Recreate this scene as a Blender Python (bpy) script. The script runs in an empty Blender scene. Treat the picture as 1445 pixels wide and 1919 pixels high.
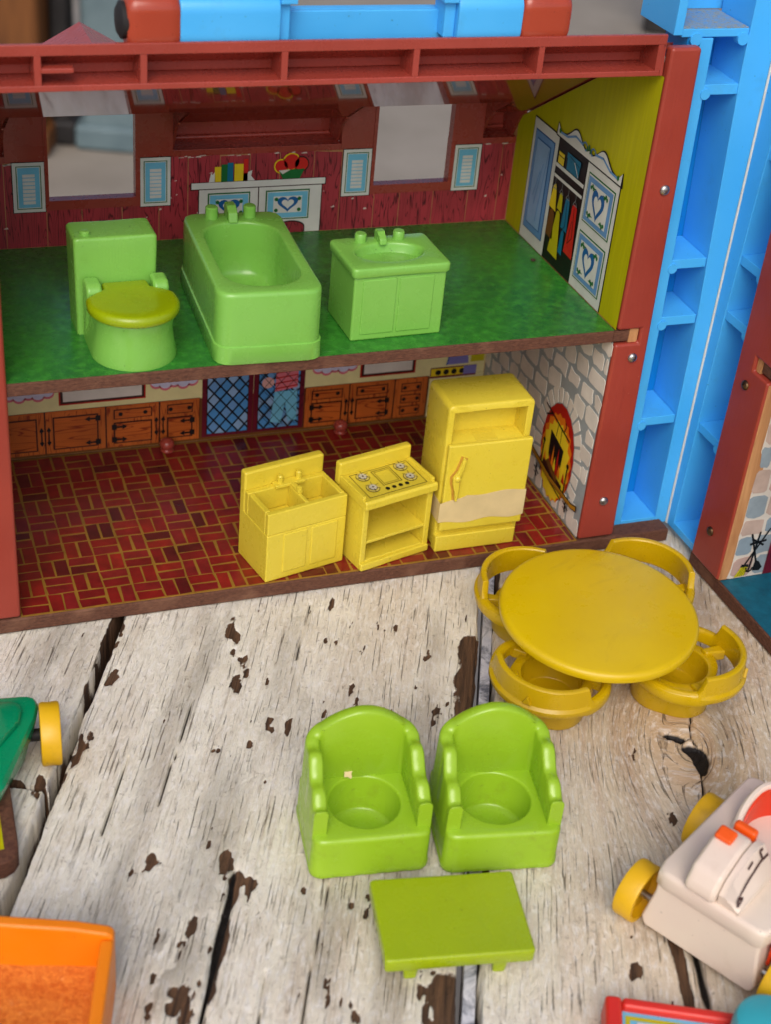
import bpy, bmesh, math, random
import numpy as np
from mathutils import Matrix, Vector
R = math.radians
random.seed(7)
S = bpy.context.scene
COL = S.collection
# scale of the scene: 1 unit = 10 cm
# ------------------------------------------------------------------ camera, world, sun
cam_d = bpy.data.cameras.new('camera'); cam = bpy.data.objects.new('camera', cam_d); COL.objects.link(cam)
yaw, pitch, roll = 0.3970, 0.5858, 0.1034
cy_, sy_, cp_, sp_ = math.cos(yaw), math.sin(yaw), math.cos(pitch), math.sin(pitch)
fwd = Vector((sy_*cp_, cy_*cp_, -sp_)); rt = Vector((cy_, -sy_, 0)); up = rt.cross(fwd)
rt2 = math.cos(roll)*rt + math.sin(roll)*up; up2 = -math.sin(roll)*rt + math.cos(roll)*up
m = Matrix((rt2, up2, -fwd)).transposed().to_4x4(); m.translation = (-0.4209, -4.1138, 3.1854)
cam.matrix_world = m
cam_d.sensor_fit = 'VERTICAL'; cam_d.sensor_height = 36.0; cam_d.lens = 2788.5/1919*36
cam_d.clip_start = .05; cam_d.clip_end = 500
cam_d.dof.use_dof = True; cam_d.dof.focus_distance = 5.05; cam_d.dof.aperture_fstop = 1.7
S.camera = cam
world = bpy.data.worlds.new('World'); S.world = world; world.use_nodes = True
wn = world.node_tree; sky = wn.nodes.new('ShaderNodeTexSky'); sky.sky_type = 'NISHITA'
SUN_EL, SUN_AZ = R(45), R(203)      # azimuth from +Y towards +X
sky.sun_disc = False; sky.sun_elevation = SUN_EL; sky.sun_rotation = SUN_AZ
sky.air_density = 0.7; sky.dust_density = 3.5; sky.ozone_density = 0.3
bg = wn.nodes['Background']; bg.inputs['Strength'].default_value = 0.15
wn.links.new(sky.outputs[0], bg.inputs['Color'])
sun_d = bpy.data.lights.new('sun', 'SUN'); sun = bpy.data.objects.new('sun', sun_d); COL.objects.link(sun)
sun_d.energy = 1.1; sun_d.angle = R(40); sun_d.color = (1.0, .975, .93)
sv = Vector((math.sin(SUN_AZ)*math.cos(SUN_EL), math.cos(SUN_AZ)*math.cos(SUN_EL), math.sin(SUN_EL)))
sun.rotation_euler = sv.to_track_quat('Z', 'Y').to_euler(); sun.location = (3, -6, 8)
S.view_settings.view_transform = 'Standard'; S.view_settings.look = 'None'
S.view_settings.exposure = 0.14; S.view_settings.gamma = 1.0
S.cycles.use_denoising = True
S.cycles.max_bounces = 8; S.cycles.diffuse_bounces = 5; S.cycles.glossy_bounces = 4

# ------------------------------------------------------------------ materials
def lin(c):
    out = []
    for v in c[:3]:
        v = v/255
        out.append(v/12.92 if v <= .04045 else ((v+.055)/1.055)**2.4)
    return (*out, 1.0)
MATS = {}
class NT:
    def __init__(s, name):
        s.m = bpy.data.materials.new(name); s.m.use_nodes = True; s.t = s.m.node_tree
        s.b = s.t.nodes['Principled BSDF']; MATS[name] = s.m
        s.tc = s.t.nodes.new('ShaderNodeTexCoord')
    def n(s, typ, **k):
        x = s.t.nodes.new(typ)
        for a, v in k.items(): setattr(x, a, v)
        return x
    def l(s, a, b): s.t.links.new(a, b)
    def noise(s, scale, detail=3, rough=.5, vec=None, dist=0):
        x = s.n('ShaderNodeTexNoise'); x.inputs['Scale'].default_value = scale; x.inputs['Detail'].default_value = detail
        x.inputs['Roughness'].default_value = rough; x.inputs['Distortion'].default_value = dist
        s.l(vec if vec is not None else s.tc.outputs['Object'], x.inputs['Vector']); return x.outputs['Fac']
    def mapv(s, scale, vec=None, rot=(0,0,0), loc=(0,0,0)):
        x = s.n('ShaderNodeMapping'); x.inputs['Scale'].default_value = scale; x.inputs['Rotation'].default_value = rot; x.inputs['Location'].default_value = loc
        s.l(vec if vec is not None else s.tc.outputs['Object'], x.inputs['Vector']); return x.outputs['Vector']
    def ramp(s, fac, a, b, lo=0., hi=1.):
        x = s.n('ShaderNodeMapRange'); x.inputs['From Min'].default_value = a; x.inputs['From Max'].default_value = b
        x.inputs['To Min'].default_value = lo; x.inputs['To Max'].default_value = hi; x.clamp = True
        s.l(fac, x.inputs['Value']); return x.outputs['Result']
    def mix(s, fac, a, b):
        x = s.n('ShaderNodeMix', data_type='RGBA')
        for v, i in ((fac, 0), (a, 6), (b, 7)):
            if hasattr(v, 'is_output'): s.l(v, x.inputs[i])
            else: x.inputs[i].default_value = v
        return x.outputs[2]
    def math(s, op, a, b=0.):
        x = s.n('ShaderNodeMath', operation=op)
        for v, i in ((a, 0), (b, 1)):
            if hasattr(v, 'is_output'): s.l(v, x.inputs[i])
            else: x.inputs[i].default_value = v
        return x.outputs[0]
    def bump(s, h, strength, dist=.01, prev=None):
        x = s.n('ShaderNodeBump'); x.inputs['Strength'].default_value = strength; x.inputs['Distance'].default_value = dist
        s.l(h, x.inputs['Height'])
        if prev is not None: s.l(prev, x.inputs['Normal'])
        return x.outputs['Normal']
    def fin(s, col, rough=.4, normal=None, spec=.5, metal=0., coat=0., sss=0.):
        if hasattr(col, 'is_output'): s.l(col, s.b.inputs['Base Color'])
        else: s.b.inputs['Base Color'].default_value = col
        if hasattr(rough, 'is_output'): s.l(rough, s.b.inputs['Roughness'])
        else: s.b.inputs['Roughness'].default_value = rough
        s.b.inputs['Specular IOR Level'].default_value = spec; s.b.inputs['Metallic'].default_value = metal
        s.b.inputs['Coat Weight'].default_value = coat; s.b.inputs['Coat Roughness'].default_value = .12
        if sss: s.b.inputs['Subsurface Weight'].default_value = sss; s.b.inputs['Subsurface Radius'].default_value = (1, .9, .6); s.b.inputs['Subsurface Scale'].default_value = .02
        if normal is not None: s.l(normal, s.b.inputs['Normal'])
        return s.m

def plastic(name, c, c2=None, rough=.3, dirt=None, dirt_amt=.35, dscale=7, wear=.5, spec=.5):
    """moulded plastic: slight tone drift, grime blotches, specks and fine scratches"""
    t = NT(name); c2 = c2 or tuple(v*.93 for v in c)
    col = t.mix(t.ramp(t.noise(2.6, 3), .35, .68), lin(c), lin(c2))
    d = t.math('MULTIPLY', t.ramp(t.noise(dscale, 6, .65), .58, .8), dirt_amt)
    dd = dirt or tuple(v*.55 for v in c)
    col = t.mix(d, col, lin(dd))
    sp = t.math('MULTIPLY', t.ramp(t.noise(75, 2, .5), .72, .78), wear)
    col = t.mix(sp, col, lin(tuple(v*.45 for v in c)))
    r = t.ramp(t.noise(16, 5, .6), .3, .75, rough-.05, rough+.16)
    nb = t.bump(t.noise(5, 3), .045, .02)
    nb = t.bump(t.noise(120, 3), .05, .004, nb)
    return t.fin(col, r, nb, spec)

def paper(name, c, var=.08, rough=.42, scale=9, spec=.4):
    """ink printed on glossy litho paper: mottled ink, small scuffs"""
    t = NT(name)
    col = t.mix(t.ramp(t.noise(scale, 5, .6), .3, .7), lin(c), lin(tuple(v*(1-var) for v in c)))
    sc = t.math('MULTIPLY', t.ramp(t.noise(48, 4, .7), .70, .8), .35)
    col = t.mix(sc, col, lin(tuple(min(255, v*.6+80) for v in c)))
    nb = t.bump(t.noise(20, 4), .08, .006)
    return t.fin(col, rough, nb, spec)

def grain_print(name, c, dark, along='Z', scale=1., plank=0):
    """printed wood grain: wavy dark lines along one axis"""
    t = NT(name)
    sc = {'Z': (26*scale, 26*scale, 2.4*scale), 'X': (2.4*scale, 26*scale, 26*scale)}[along]
    v = t.mapv(sc)
    w = t.n('ShaderNodeTexNoise'); w.inputs['Scale'].default_value = 1.0; w.inputs['Detail'].default_value = 1.5; w.inputs['Distortion'].default_value = .6
    t.l(v, w.inputs['Vector'])
    band = t.math('ABSOLUTE', t.math('SINE', t.math('MULTIPLY', w.outputs['Fac'], 30)))
    ln = t.ramp(band, .05, .42, 1, 0)
    tone = t.ramp(t.noise(5, 3), .3, .7)
    col = t.mix(tone, lin(c), lin(tuple(x*.82 for x in c)))
    col = t.mix(t.math('MULTIPLY', ln, .9), col, lin(dark))
    sc2 = t.math('MULTIPLY', t.ramp(t.noise(40, 4, .7), .68, .78), .4)
    col = t.mix(sc2, col, lin(tuple(min(255, v*.6+95) for v in c)))
    return t.fin(col, .38, t.bump(t.noise(22, 4), .1, .006), .4)

plastic('lime_plastic', (126, 186, 82), (117, 178, 72), .2, (92, 120, 38), .22)
plastic('lid_plastic', (146, 168, 8), (134, 154, 6), .2, (120, 120, 20), .3)
plastic('armchair_plastic', (150, 188, 42), (140, 178, 34), .19, (112, 112, 36), .6)
plastic('coffee_plastic', (156, 178, 10), (147, 168, 8), .24, (96, 108, 18), .25)
plastic('kitchen_plastic', (218, 198, 62), (212, 190, 52), .26, (176, 128, 30), .28, 9)
plastic('aged_handle', (196, 150, 52), (176, 122, 40), .45, (120, 76, 28), .7, 22)
def scuffed_top():
    t = NT('scuffed_table_plastic')
    col = t.mix(t.ramp(t.noise(2.2, 3), .35, .68), lin((212, 180, 6)), lin((202, 168, 4)))
    st = t.noise(1, 6, .7, t.mapv((3.2, 8, 3), None, (0, 0, .5)), .6)
    col = t.mix(t.math('MULTIPLY', t.ramp(st, .60, .80), .38), col, lin((146, 106, 30)))
    col = t.mix(t.math('MULTIPLY', t.ramp(t.noise(46, 6, .8), .62, .74), t.ramp(t.noise(3, 3), .45, .65)), col, lin((120, 84, 30)))
    sc = t.noise(1, 3, .5, t.mapv((2.5, 160, 2), None, (0, 0, .9)), 1.)
    nb = t.bump(t.noise(4, 3), .12, .02); nb = t.bump(sc, .12, .003, nb)
    return t.fin(col, t.ramp(t.noise(7, 6, .7), .3, .72, .2, .48), nb)
scuffed_top()
plastic('table_plastic', (198, 164, 6), (190, 154, 4), .26, (142, 104, 26), .7, 3.6)
plastic('brick_red_plastic', (160, 66, 54), (146, 58, 46), .24, (112, 40, 32), .3)
plastic('handle_red_plastic', (170, 70, 46), (158, 60, 38), .16)
plastic('sky_blue_plastic', (76, 180, 244), (66, 172, 238), .34, (70, 118, 150), .3)
plastic('shaded_blue_plastic', (8, 132, 202), (4, 122, 194), .38, (40, 96, 140), .3)  # same blue plastic, darkened to paint the shade inside the recess
plastic('green_car_plastic', (0, 140, 92), (0, 128, 82), .2)
plastic('wheel_yellow', (226, 178, 14), (212, 164, 10), .38, (130, 96, 20), .45, 14)
plastic('cream_plastic', (224, 210, 190), (220, 198, 184), .32, (176, 150, 120), .3)
plastic('orange_plastic', (238, 132, 8), (232, 122, 4), .36, (180, 90, 12), .2)
plastic('red_orange_plastic', (222, 62, 14), (206, 48, 10), .34)
plastic('button_orange', (240, 92, 12), (232, 84, 10), .3)
plastic('frame_red_plastic', (214, 46, 34), (200, 40, 30), .35)
plastic('teal_plastic', (58, 170, 182), (50, 156, 170), .35)
def post_paint():
    t = NT('post_red_paint')
    col = t.mix(t.ramp(t.noise(3, 4), .3, .7), lin((154, 60, 45)), lin((140, 52, 39)))
    col = t.mix(t.math('MULTIPLY', t.ramp(t.noise(38, 5, .75), .69, .76), .6), col, lin((206, 140, 120)))
    col = t.mix(t.math('MULTIPLY', t.ramp(t.noise(6, 5, .7, t.mapv((3, 3, .5))), .6, .75), .35), col, lin((108, 36, 28)))
    return t.fin(col, t.ramp(t.noise(14, 4), .3, .7, .3, .46), t.bump(t.noise(40, 4, .6, t.mapv((2, 2, .25))), .12, .006), .45)
post_paint()
def bare_wood(name, a, b, sc=(30, 30, 3)):
    t = NT(name)
    g = t.noise(1, 5, .6, t.mapv(sc), .5)
    col = t.mix(t.ramp(g, .3, .7), lin(a), lin(b))
    return t.fin(col, .6, t.bump(g, .3, .006), .3)
bare_wood('bare_wood', (196, 146, 98), (160, 108, 68))
bare_wood('dark_post_wood', (120, 74, 34), (86, 50, 24), (6, 6, .6))
def hardboard():
    t = NT('hardboard_edge')
    g = t.noise(60, 5, .7, t.mapv((1, 1, 2.5)))
    col = t.mix(t.ramp(g, .3, .7), lin((112, 74, 56)), lin((74, 46, 36)))
    col = t.mix(t.ramp(t.noise(7, 3), .55, .7, 0, .5), col, lin((136, 98, 76)))
    return t.fin(col, .75, t.bump(g, .5, .008), .25)
hardboard()
def green_floor():
    t = NT('green_floor_print')
    a = t.noise(2.4, 4, .55); v = t.mapv((22, 70, 22)); f = t.noise(1, 5, .75, v)
    col = t.mix(t.ramp(a, .32, .68), lin((50, 122, 38)), lin((34, 100, 44)))
    col = t.mix(t.ramp(t.noise(30, 5, .7), .45, .7, 0, .7), col, lin((70, 156, 52)))
    col = t.mix(t.ramp(f, .66, .76, 0, .7), col, lin((128, 172, 120)))
    col = t.mix(t.ramp(t.noise(95, 4, .8), .58, .7, 0, .55), col, lin((14, 60, 24)))
    col = t.mix(t.ramp(t.noise(26, 5, .75), .66, .78, 0, .7), col, lin((12, 44, 22)))
    return t.fin(col, t.ramp(t.noise(24, 5, .7), .35, .7, .2, .38), t.bump(t.noise(60, 4), .08, .004), .5)
green_floor()
def teal_floor():
    t = NT('teal_floor_print')
    col = t.mix(t.ramp(t.noise(18, 6, .7), .3, .7), lin((16, 104, 128)), lin((10, 78, 100)))
    return t.fin(col, .5, t.bump(t.noise(70, 4), .2, .004), .4)
teal_floor()
def olive_wall():
    t = NT('olive_print')
    col = t.mix(t.ramp(t.noise(60, 4, .6, t.mapv((1, 1, .06))), .3, .7), lin((186, 180, 14)), lin((172, 166, 10)))
    return t.fin(col, .36, t.bump(t.noise(60, 4, .6, t.mapv((1, 1, .06))), .2, .004), .15)
olive_wall()
for nm, c in dict(white_ink=(222, 222, 214), cream_ink=(232, 222, 160), pale_blue_ink=(116, 192, 222), mid_blue_ink=(104, 152, 202), deep_blue_ink=(28, 96, 158),
                  sky_ink=(140, 176, 214), black_ink=(18, 16, 18), green_ink=(26, 108, 48), grey_ink=(122, 132, 132), red_ink=(206, 34, 28), yellow_ink=(236, 206, 30),
                  dress_yellow=(196, 186, 16), teal_ink=(14, 112, 146), maroon_ink=(112, 20, 42), pink_ink=(218, 118, 130), skin_ink=(222, 170, 160), purple_ink=(128, 124, 190),
                  ochre_ink=(190, 134, 26), flame_yellow=(244, 214, 40), flame_orange=(238, 128, 24), flame_red=(186, 30, 18), brown_ink=(112, 70, 26), lens_blue=(78, 146, 206),
                  outline_ink=(60, 24, 18), tape_paper=(218, 196, 142), torn_paper=(214, 196, 184), tile_ink=(222, 216, 204), lilac_ink=(206, 204, 226), burner_ink=(206, 188, 92), burner_grey_ink=(196, 190, 166)).items():
    paper(nm, c)
for k, c in enumerate(((236, 226, 212), (228, 218, 204), (240, 232, 218))): paper('stone_ink_%d' % k, c, .1, .4)
paper('stone_mortar', (166, 174, 174), .12)
for k, c in enumerate(((190, 160, 148), (150, 164, 172), (196, 172, 158), (140, 158, 170))): paper('pastel_stone_%d' % k, c, .14, .5)
paper('pastel_mortar', (212, 204, 192), .06, .5)
for k, c in enumerate(((140, 30, 28), (128, 26, 28), (150, 36, 30), (96, 22, 26), (136, 32, 34))): paper('brick_ink_%d' % k, c, .25, .2, 14, .5)
paper('brick_joint', (160, 118, 44), .2, .26)
grain_print('red_plank_print', (178, 58, 68), (56, 8, 18), 'Z', 1.25)
grain_print('oak_print', (206, 104, 40), (120, 36, 12), 'X', 1.0)
grain_print('oak_print_upright', (210, 110, 44), (124, 40, 14), 'Z', 1.0)
grain_print('maroon_print', (112, 20, 42), (52, 8, 22), 'Z', 1.4)
t = NT('rivet_metal'); t.fin(lin((178, 176, 172)), t.ramp(t.noise(30, 4), .3, .7, .22, .42), None, .5, 1.)
t = NT('old_screw'); t.fin(t.mix(t.ramp(t.noise(50, 4), .4, .6), lin((120, 96, 66)), lin((70, 50, 36))), .45, None, .5, .9)
def dusty():
    t = NT('dusty_blue_plastic')
    d = t.ramp(t.noise(60, 6, .8), .36, .6)
    col = t.mix(d, lin((78, 150, 205)), lin((150, 150, 132)))
    col = t.mix(t.ramp(t.noise(110, 3, .8), .62, .7), col, lin((60, 56, 48)))
    return t.fin(col, .8, t.bump(t.noise(110, 4), .4, .006), .2)
dusty()
def sandy():
    t = NT('orange_sand')
    g = t.noise(70, 4, .8)
    col = t.mix(t.ramp(g, .35, .65), lin((232, 140, 52)), lin((196, 92, 20)))
    col = t.mix(t.ramp(t.noise(40, 5, .8), .62, .74), col, lin((244, 178, 110)))
    return t.fin(col, .7, t.bump(g, .6, .02), .3)
sandy()
def concrete():
    t = NT('patio_concrete')
    col = t.mix(t.ramp(t.noise(.25, 5, .6), .3, .7), lin((150, 142, 131)), lin((128, 120, 109)))
    return t.fin(col, .85, t.bump(t.noise(3, 5), .2, .1), .2)
concrete()
t = NT('teal_grey_paint'); t.fin(t.mix(t.ramp(t.noise(1.2, 4), .3, .7), lin((104, 122, 126)), lin((84, 102, 108))), .6, None, .3)
t = NT('dark_paint'); t.fin(t.mix(t.ramp(t.noise(2, 4), .3, .7), lin((44, 42, 42)), lin((30, 28, 28))), .6, None, .3)
t = NT('batten_paint'); t.fin(t.mix(t.ramp(t.noise(5, 6, .75, None, 1.), .5, .62, 0, .85), t.mix(t.ramp(t.noise(14, 5, .7), .35, .65), lin((228, 228, 236)), lin((190, 194, 208))), lin((70, 78, 98))), .5, None, .3)

def painted_wood():
    """peeling white paint; masks (chip, crack, warm, grain coordinate) come with the mesh"""
    t = NT('peeling_white_paint')
    def at(n):
        x = t.n('ShaderNodeAttribute'); x.attribute_name = n; return x.outputs['Fac']
    gx, chip, crack, warm, strip = at('gx'), at('chip'), at('crack'), at('warm'), at('grime')
    sep = t.n('ShaderNodeSeparateXYZ'); t.l(t.tc.outputs['Object'], sep.inputs[0])
    def gv(sx, sy):
        c = t.n('ShaderNodeCombineXYZ'); t.l(t.math('MULTIPLY', gx, sx), c.inputs[0]); t.l(t.math('MULTIPLY', sep.outputs[1], sy), c.inputs[1]); return c.outputs[0]
    fine = t.noise(1, 6, .65, gv(70, 3.2), .3)
    hair = t.noise(1, 4, .6, gv(150, 4.5), .4)
    mid = t.noise(1, 5, .6, gv(14, 1.6), .4)
    iso = t.noise(4.5, 5, .6); spk = t.noise(42, 5, .75); spk2 = t.noise(1, 5, .7, gv(60, 22)); wav = t.noise(1, 4, .6, gv(30, 9), 1.2)
    col = t.mix(t.ramp(iso, .34, .66), lin((243, 239, 224)), lin((226, 220, 202)))
    col = t.mix(t.ramp(mid, .46, .70, 0, .40), col, lin((200, 186, 166)))
    col = t.mix(warm, col, t.mix(t.ramp(mid, .35, .65), lin((206, 184, 150)), lin((186, 152, 116))))
    col = t.mix(t.ramp(fine, .56, .70, 0, .5), col, lin((150, 130, 106)))
    col = t.mix(t.ramp(spk2, .50, .36, 0, .55), col, lin((244, 241, 236)))
    col = t.mix(t.ramp(spk, .60, .68, 0, .55), col, lin((124, 106, 88)))
    col = t.mix(t.math('MULTIPLY', t.ramp(spk2, .60, .70), t.ramp(mid, .35, .6, .15, .75)), col, lin((128, 108, 86)))
    col = t.mix(strip, col, lin((92, 80, 66)))
    hl = t.math('MULTIPLY', t.ramp(hair, .605, .645), t.ramp(iso, .36, .52))
    col = t.mix(t.math('MULTIPLY', hl, .7), col, lin((84, 68, 52)))
    wood = t.mix(t.ramp(fine, .35, .65), lin((108, 78, 54)), lin((52, 37, 27)))
    cf = t.ramp(t.math('ADD', chip, t.math('MULTIPLY', t.math('SUBTRACT', spk, .5), .35)), .44, .56)
    col = t.mix(cf, col, wood)
    kf = t.ramp(crack, .35, .7)
    col = t.mix(kf, col, lin((22, 17, 14)))
    nb = t.bump(mid, .35, .012); nb = t.bump(wav, .55, .014, nb)
    nb = t.bump(t.math('SUBTRACT', fine, t.math('MULTIPLY', hl, 1.2)), .8, .008, nb)
    nb = t.bump(t.math('SUBTRACT', t.math('ADD', spk, spk2), t.math('MULTIPLY', cf, 1.6)), .55, .007, nb)
    return t.fin(col, t.ramp(t.math('ADD', cf, fine), .3, 1.2, .45, .8), nb, .35)
painted_wood()

# ------------------------------------------------------------------ mesh building
def rot2(a): return math.cos(a), math.sin(a)
class MB:
    def __init__(s): s.v = []; s.f = []; s.mi = []; s.mats = []
    def mat(s, name):
        if name not in s.mats: s.mats.append(name)
        return s.mats.index(name)
    def add(s, vs, fs, mat, M=None):
        o = len(s.v); k = s.mat(mat)
        s.v += [tuple(M @ Vector(q)) for q in vs] if M is not None else [tuple(q) for q in vs]
        s.f += [[i+o for i in f] for f in fs]; s.mi += [k]*len(fs); return s
    def box(s, a, b, mat, M=None):
        x0, y0, z0 = a; x1, y1, z1 = b
        vs = [(x0, y0, z0), (x1, y0, z0), (x1, y1, z0), (x0, y1, z0), (x0, y0, z1), (x1, y0, z1), (x1, y1, z1), (x0, y1, z1)]
        return s.add(vs, [(3, 2, 1, 0), (4, 5, 6, 7), (0, 1, 5, 4), (1, 2, 6, 5), (2, 3, 7, 6), (3, 0, 4, 7)], mat, M)
    def prism(s, pts, h0, h1, mat, axis='Z', M=None):
        """polygon extruded along an axis; pts are the two other coordinates"""
        n = len(pts)
        def P(q, h): return {'Z': (q[0], q[1], h), 'Y': (q[0], h, q[1]), 'X': (h, q[0], q[1])}[axis]
        vs = [P(q, h0) for q in pts] + [P(q, h1) for q in pts]
        fs = [list(range(n))[::-1], list(range(n, 2*n))] + [(i, (i+1) % n, n+(i+1) % n, n+i) for i in range(n)]
        return s.add(vs, fs, mat, M)
    def loft(s, loops, mat, c0=True, c1=True, closed=True, M=None):
        n = len(loops[0]); vs = [tuple(q) for L in loops for q in L]; fs = []
        for k in range(len(loops)-1):
            for i in range(n if closed else n-1):
                j = (i+1) % n; fs.append((k*n+i, k*n+j, (k+1)*n+j, (k+1)*n+i))
        if c0: fs.append(list(range(n))[::-1])
        if c1: fs.append(list(range((len(loops)-1)*n, len(loops)*n)))
        return s.add(vs, fs, mat, M)
    def lathe(s, prof, mat, n=40, M=None, c0=True, c1=True):
        return s.loft([[(r*math.cos(2*math.pi*i/n), r*math.sin(2*math.pi*i/n), z) for i in range(n)] for r, z in prof], mat, c0, c1, True, M)
    def tube(s, a, b, r, mat, n=20, r2=None):
        a, b = Vector(a), Vector(b); q = (b-a).to_track_quat('Z', 'Y'); M = Matrix.Translation(a) @ q.to_matrix().to_4x4()
        return s.lathe([(r, 0), (r2 or r, (b-a).length)], mat, n, M)
    def build(s, name, parent=None, bevel=0, seg=2, ang=38, smooth=True, world=False):
        me = bpy.data.meshes.new(name); me.from_pydata(s.v, [], s.f)
        for x in s.mats: me.materials.append(MATS[x])
        me.polygons.foreach_set('material_index', s.mi)
        bm = bmesh.new(); bm.from_mesh(me); bmesh.ops.recalc_face_normals(bm, faces=bm.faces); bm.to_mesh(me); bm.free()
        if smooth:
            me.shade_smooth(); me.set_sharp_from_angle(angle=R(ang))
        o = bpy.data.objects.new(name, me); COL.objects.link(o)
        if parent is not None:
            o.parent = parent
            if parent.get('_w') and parent.type == 'EMPTY': o.location = -parent.location
        if bevel:
            md = o.modifiers.new('bevel', 'BEVEL'); md.width = bevel; md.segments = seg; md.limit_method = 'ANGLE'; md.angle_limit = R(30); md.harden_normals = True
        return o
def thing(name, label, cat, loc, rz=0, group=None, world=False):
    o = bpy.data.objects.new(name, None); COL.objects.link(o); o.location = loc; o.rotation_euler = (0, 0, rz)
    o['label'] = label; o['category'] = cat; o.empty_display_size = .1
    if group: o['group'] = group
    if world: o['_w'] = 1
    return o
def polar(poly, N=72, c=None, A=None):
    """resample a star-shaped closed outline at N even angles about its centre"""
    P = np.array(poly, float); c = np.array(c if c is not None else P.mean(0))
    Q = []
    for i in range(len(P)):
        a, b = P[i], P[(i+1) % len(P)]
        for k in range(24): Q.append(a+(b-a)*k/24)
    Q = np.array(Q)-c; th = np.arctan2(Q[:, 1], Q[:, 0]); o = np.argsort(th); r = np.hypot(*Q.T)
    A = (np.arange(N)+.5)/N*2*np.pi-np.pi if A is None else A
    rr_ = np.interp(A, th[o], r[o], period=2*np.pi)
    return np.stack([c[0]+rr_*np.cos(A), c[1]+rr_*np.sin(A)], 1)
def rrect(w, d, r, cx=0, cy=0, n=8):
    out = []
    for sx, sy, a0 in ((1, 1, 0), (-1, 1, 90), (-1, -1, 180), (1, -1, 270)):
        for k in range(n+1):
            a = R(a0+90*k/n); out.append((cx+sx*(w/2-r)+r*math.cos(a), cy+sy*(d/2-r)+r*math.sin(a)))
    return out
def ell(a, b, cx=0, cy=0, N=72):
    A = (np.arange(N)+.5)/N*2*np.pi-np.pi; return np.stack([cx+a*np.cos(A), cy+b*np.sin(A)], 1)
def Z(loop, z): return [(x, y, z) for x, y in loop]
def shrink(loop, d):
    L = np.array(loop); c = L.mean(0); v = L-c; r = np.hypot(*v.T)[:, None]; return c+v*(r-d)/r
def stroke(pts, w):
    """polygon strip quads along a polyline"""
    P = [Vector(q) for q in pts]; out = []
    for a, b in zip(P[:-1], P[1:]):
        d = (b-a)
        if d.length < 1e-6: continue
        d.normalize(); n = Vector((-d.y, d.x))*w/2; e = d*w*.25
        out.append([a-e-n, b+e-n, b+e+n, a-e+n])
    return out
def heart(cx, cy, w, h, n=28):
    out = []
    for i in range(n):
        t_ = 2*math.pi*i/n; x = 16*math.sin(t_)**3; y = 13*math.cos(t_)-5*math.cos(2*t_)-2*math.cos(3*t_)-math.cos(4*t_)
        out.append((cx+x/32*w, cy+(y+2.5)/29*h))
    return out
class PR(MB):
    """flat print on a wall: polygons laid a hair above one another; map(a, b, off) -> point"""
    def __init__(s, fn, base=.0): super().__init__(); s.fn = fn; s.base = base
    def poly(s, pts, mat, layer=1):
        return s.add([s.fn(q[0], q[1], s.base+layer*.0012) for q in pts], [list(range(len(pts)))], mat)
    def rect(s, a0, b0, a1, b1, mat, layer=1): return s.poly([(a0, b0), (a1, b0), (a1, b1), (a0, b1)], mat, layer)
    def line(s, pts, w, mat, layer=1):
        for q in stroke(pts, w): s.poly(q, mat, layer)
        return s
    def frame(s, a0, b0, a1, b1, w, mat, layer=1):
        s.rect(a0, b0, a1, b0+w, mat, layer); s.rect(a0, b1-w, a1, b1, mat, layer); s.rect(a0, b0+w, a0+w, b1-w, mat, layer); s.rect(a1-w, b0+w, a1, b1-w, mat, layer); return s
    def dot(s, a, b, r, mat, layer=1, n=12, ry=None):
        return s.poly([(a+r*math.cos(2*math.pi*i/n), b+(ry or r)*math.sin(2*math.pi*i/n)) for i in range(n)], mat, layer)

# ------------------------------------------------------------------ numpy noise for the table relief
def vnoise(x, y, seed):
    xi, yi = np.floor(x).astype(np.int64), np.floor(y).astype(np.int64); xf, yf = x-xi, y-yi
    def h(a, b):
        n = (a*374761393+b*668265263+seed*982451653) & 0xffffffff
        n = ((n ^ (n >> 13))*1274126177) & 0xffffffff
        return ((n ^ (n >> 16)) & 0xffff)/65535.
    u, v = xf*xf*(3-2*xf), yf*yf*(3-2*yf)
    return (h(xi, yi)*(1-u)+h(xi+1, yi)*u)*(1-v)+(h(xi, yi+1)*(1-u)+h(xi+1, yi+1)*u)*v
def fbm(x, y, seed, o=4):
    s_ = 0; a = .5; t_ = 0
    for k in range(o): s_ = s_+a*vnoise(x*2**k, y*2**k, seed+k*17); t_ += a; a *= .55
    return s_/t_

# ------------------------------------------------------------------ ground, background
TZ = -.06           # table surface
g = MB(); g.add([(-150, -150, 0), (150, -150, 0), (150, 250, 0), (-150, 250, 0)], [(0, 1, 2, 3)], 'patio_concrete')
ground = g.build('patio_ground', smooth=False); ground.location = (0, 0, -7.5); ground['kind'] = 'structure'
def far_post(name, label, cat, loc, w, d, h, mat, rz=0):
    e = thing(name, label, cat, loc, rz)
    b = MB(); b.box((-w/2, -d/2, 0), (w/2, d/2, h), mat); b.build('post', e, .15)
    c = MB(); c.box((-w/2-.12, -d/2-.12, 0), (w/2+.12, d/2+.12, .5), mat); c.build('foot', e, .1)
    c = MB(); c.box((-w/2-.1, -d/2-.1, h-.3), (w/2+.1, d/2+.1, h+.12), mat); c.build('cap', e, .1)
    return e
far_post('wooden_post', 'blurred brown wooden post standing far behind the red roof at the left', 'post', (2.9, 24.5, -7.5), 1.5, 1.2, 9, 'dark_post_wood', R(-20))
far_post('dark_post', 'blurred narrow dark post between brown post and grey blue post', 'post', (3.95, 24.6, -7.5), .42, .6, 9, 'dark_paint', R(-20))
far_post('grey_blue_post', 'blurred grey blue post seen through the left dormer window', 'post', (4.95, 24.3, -7.5), 1.25, 1.0, 9, 'teal_grey_paint', R(-20))
far_post('black_post', 'blurred black post beside the tall blue hinge column', 'post', (20.9, 31, -7.5), .9, .8, 7, 'dark_paint', R(-30))

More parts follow.
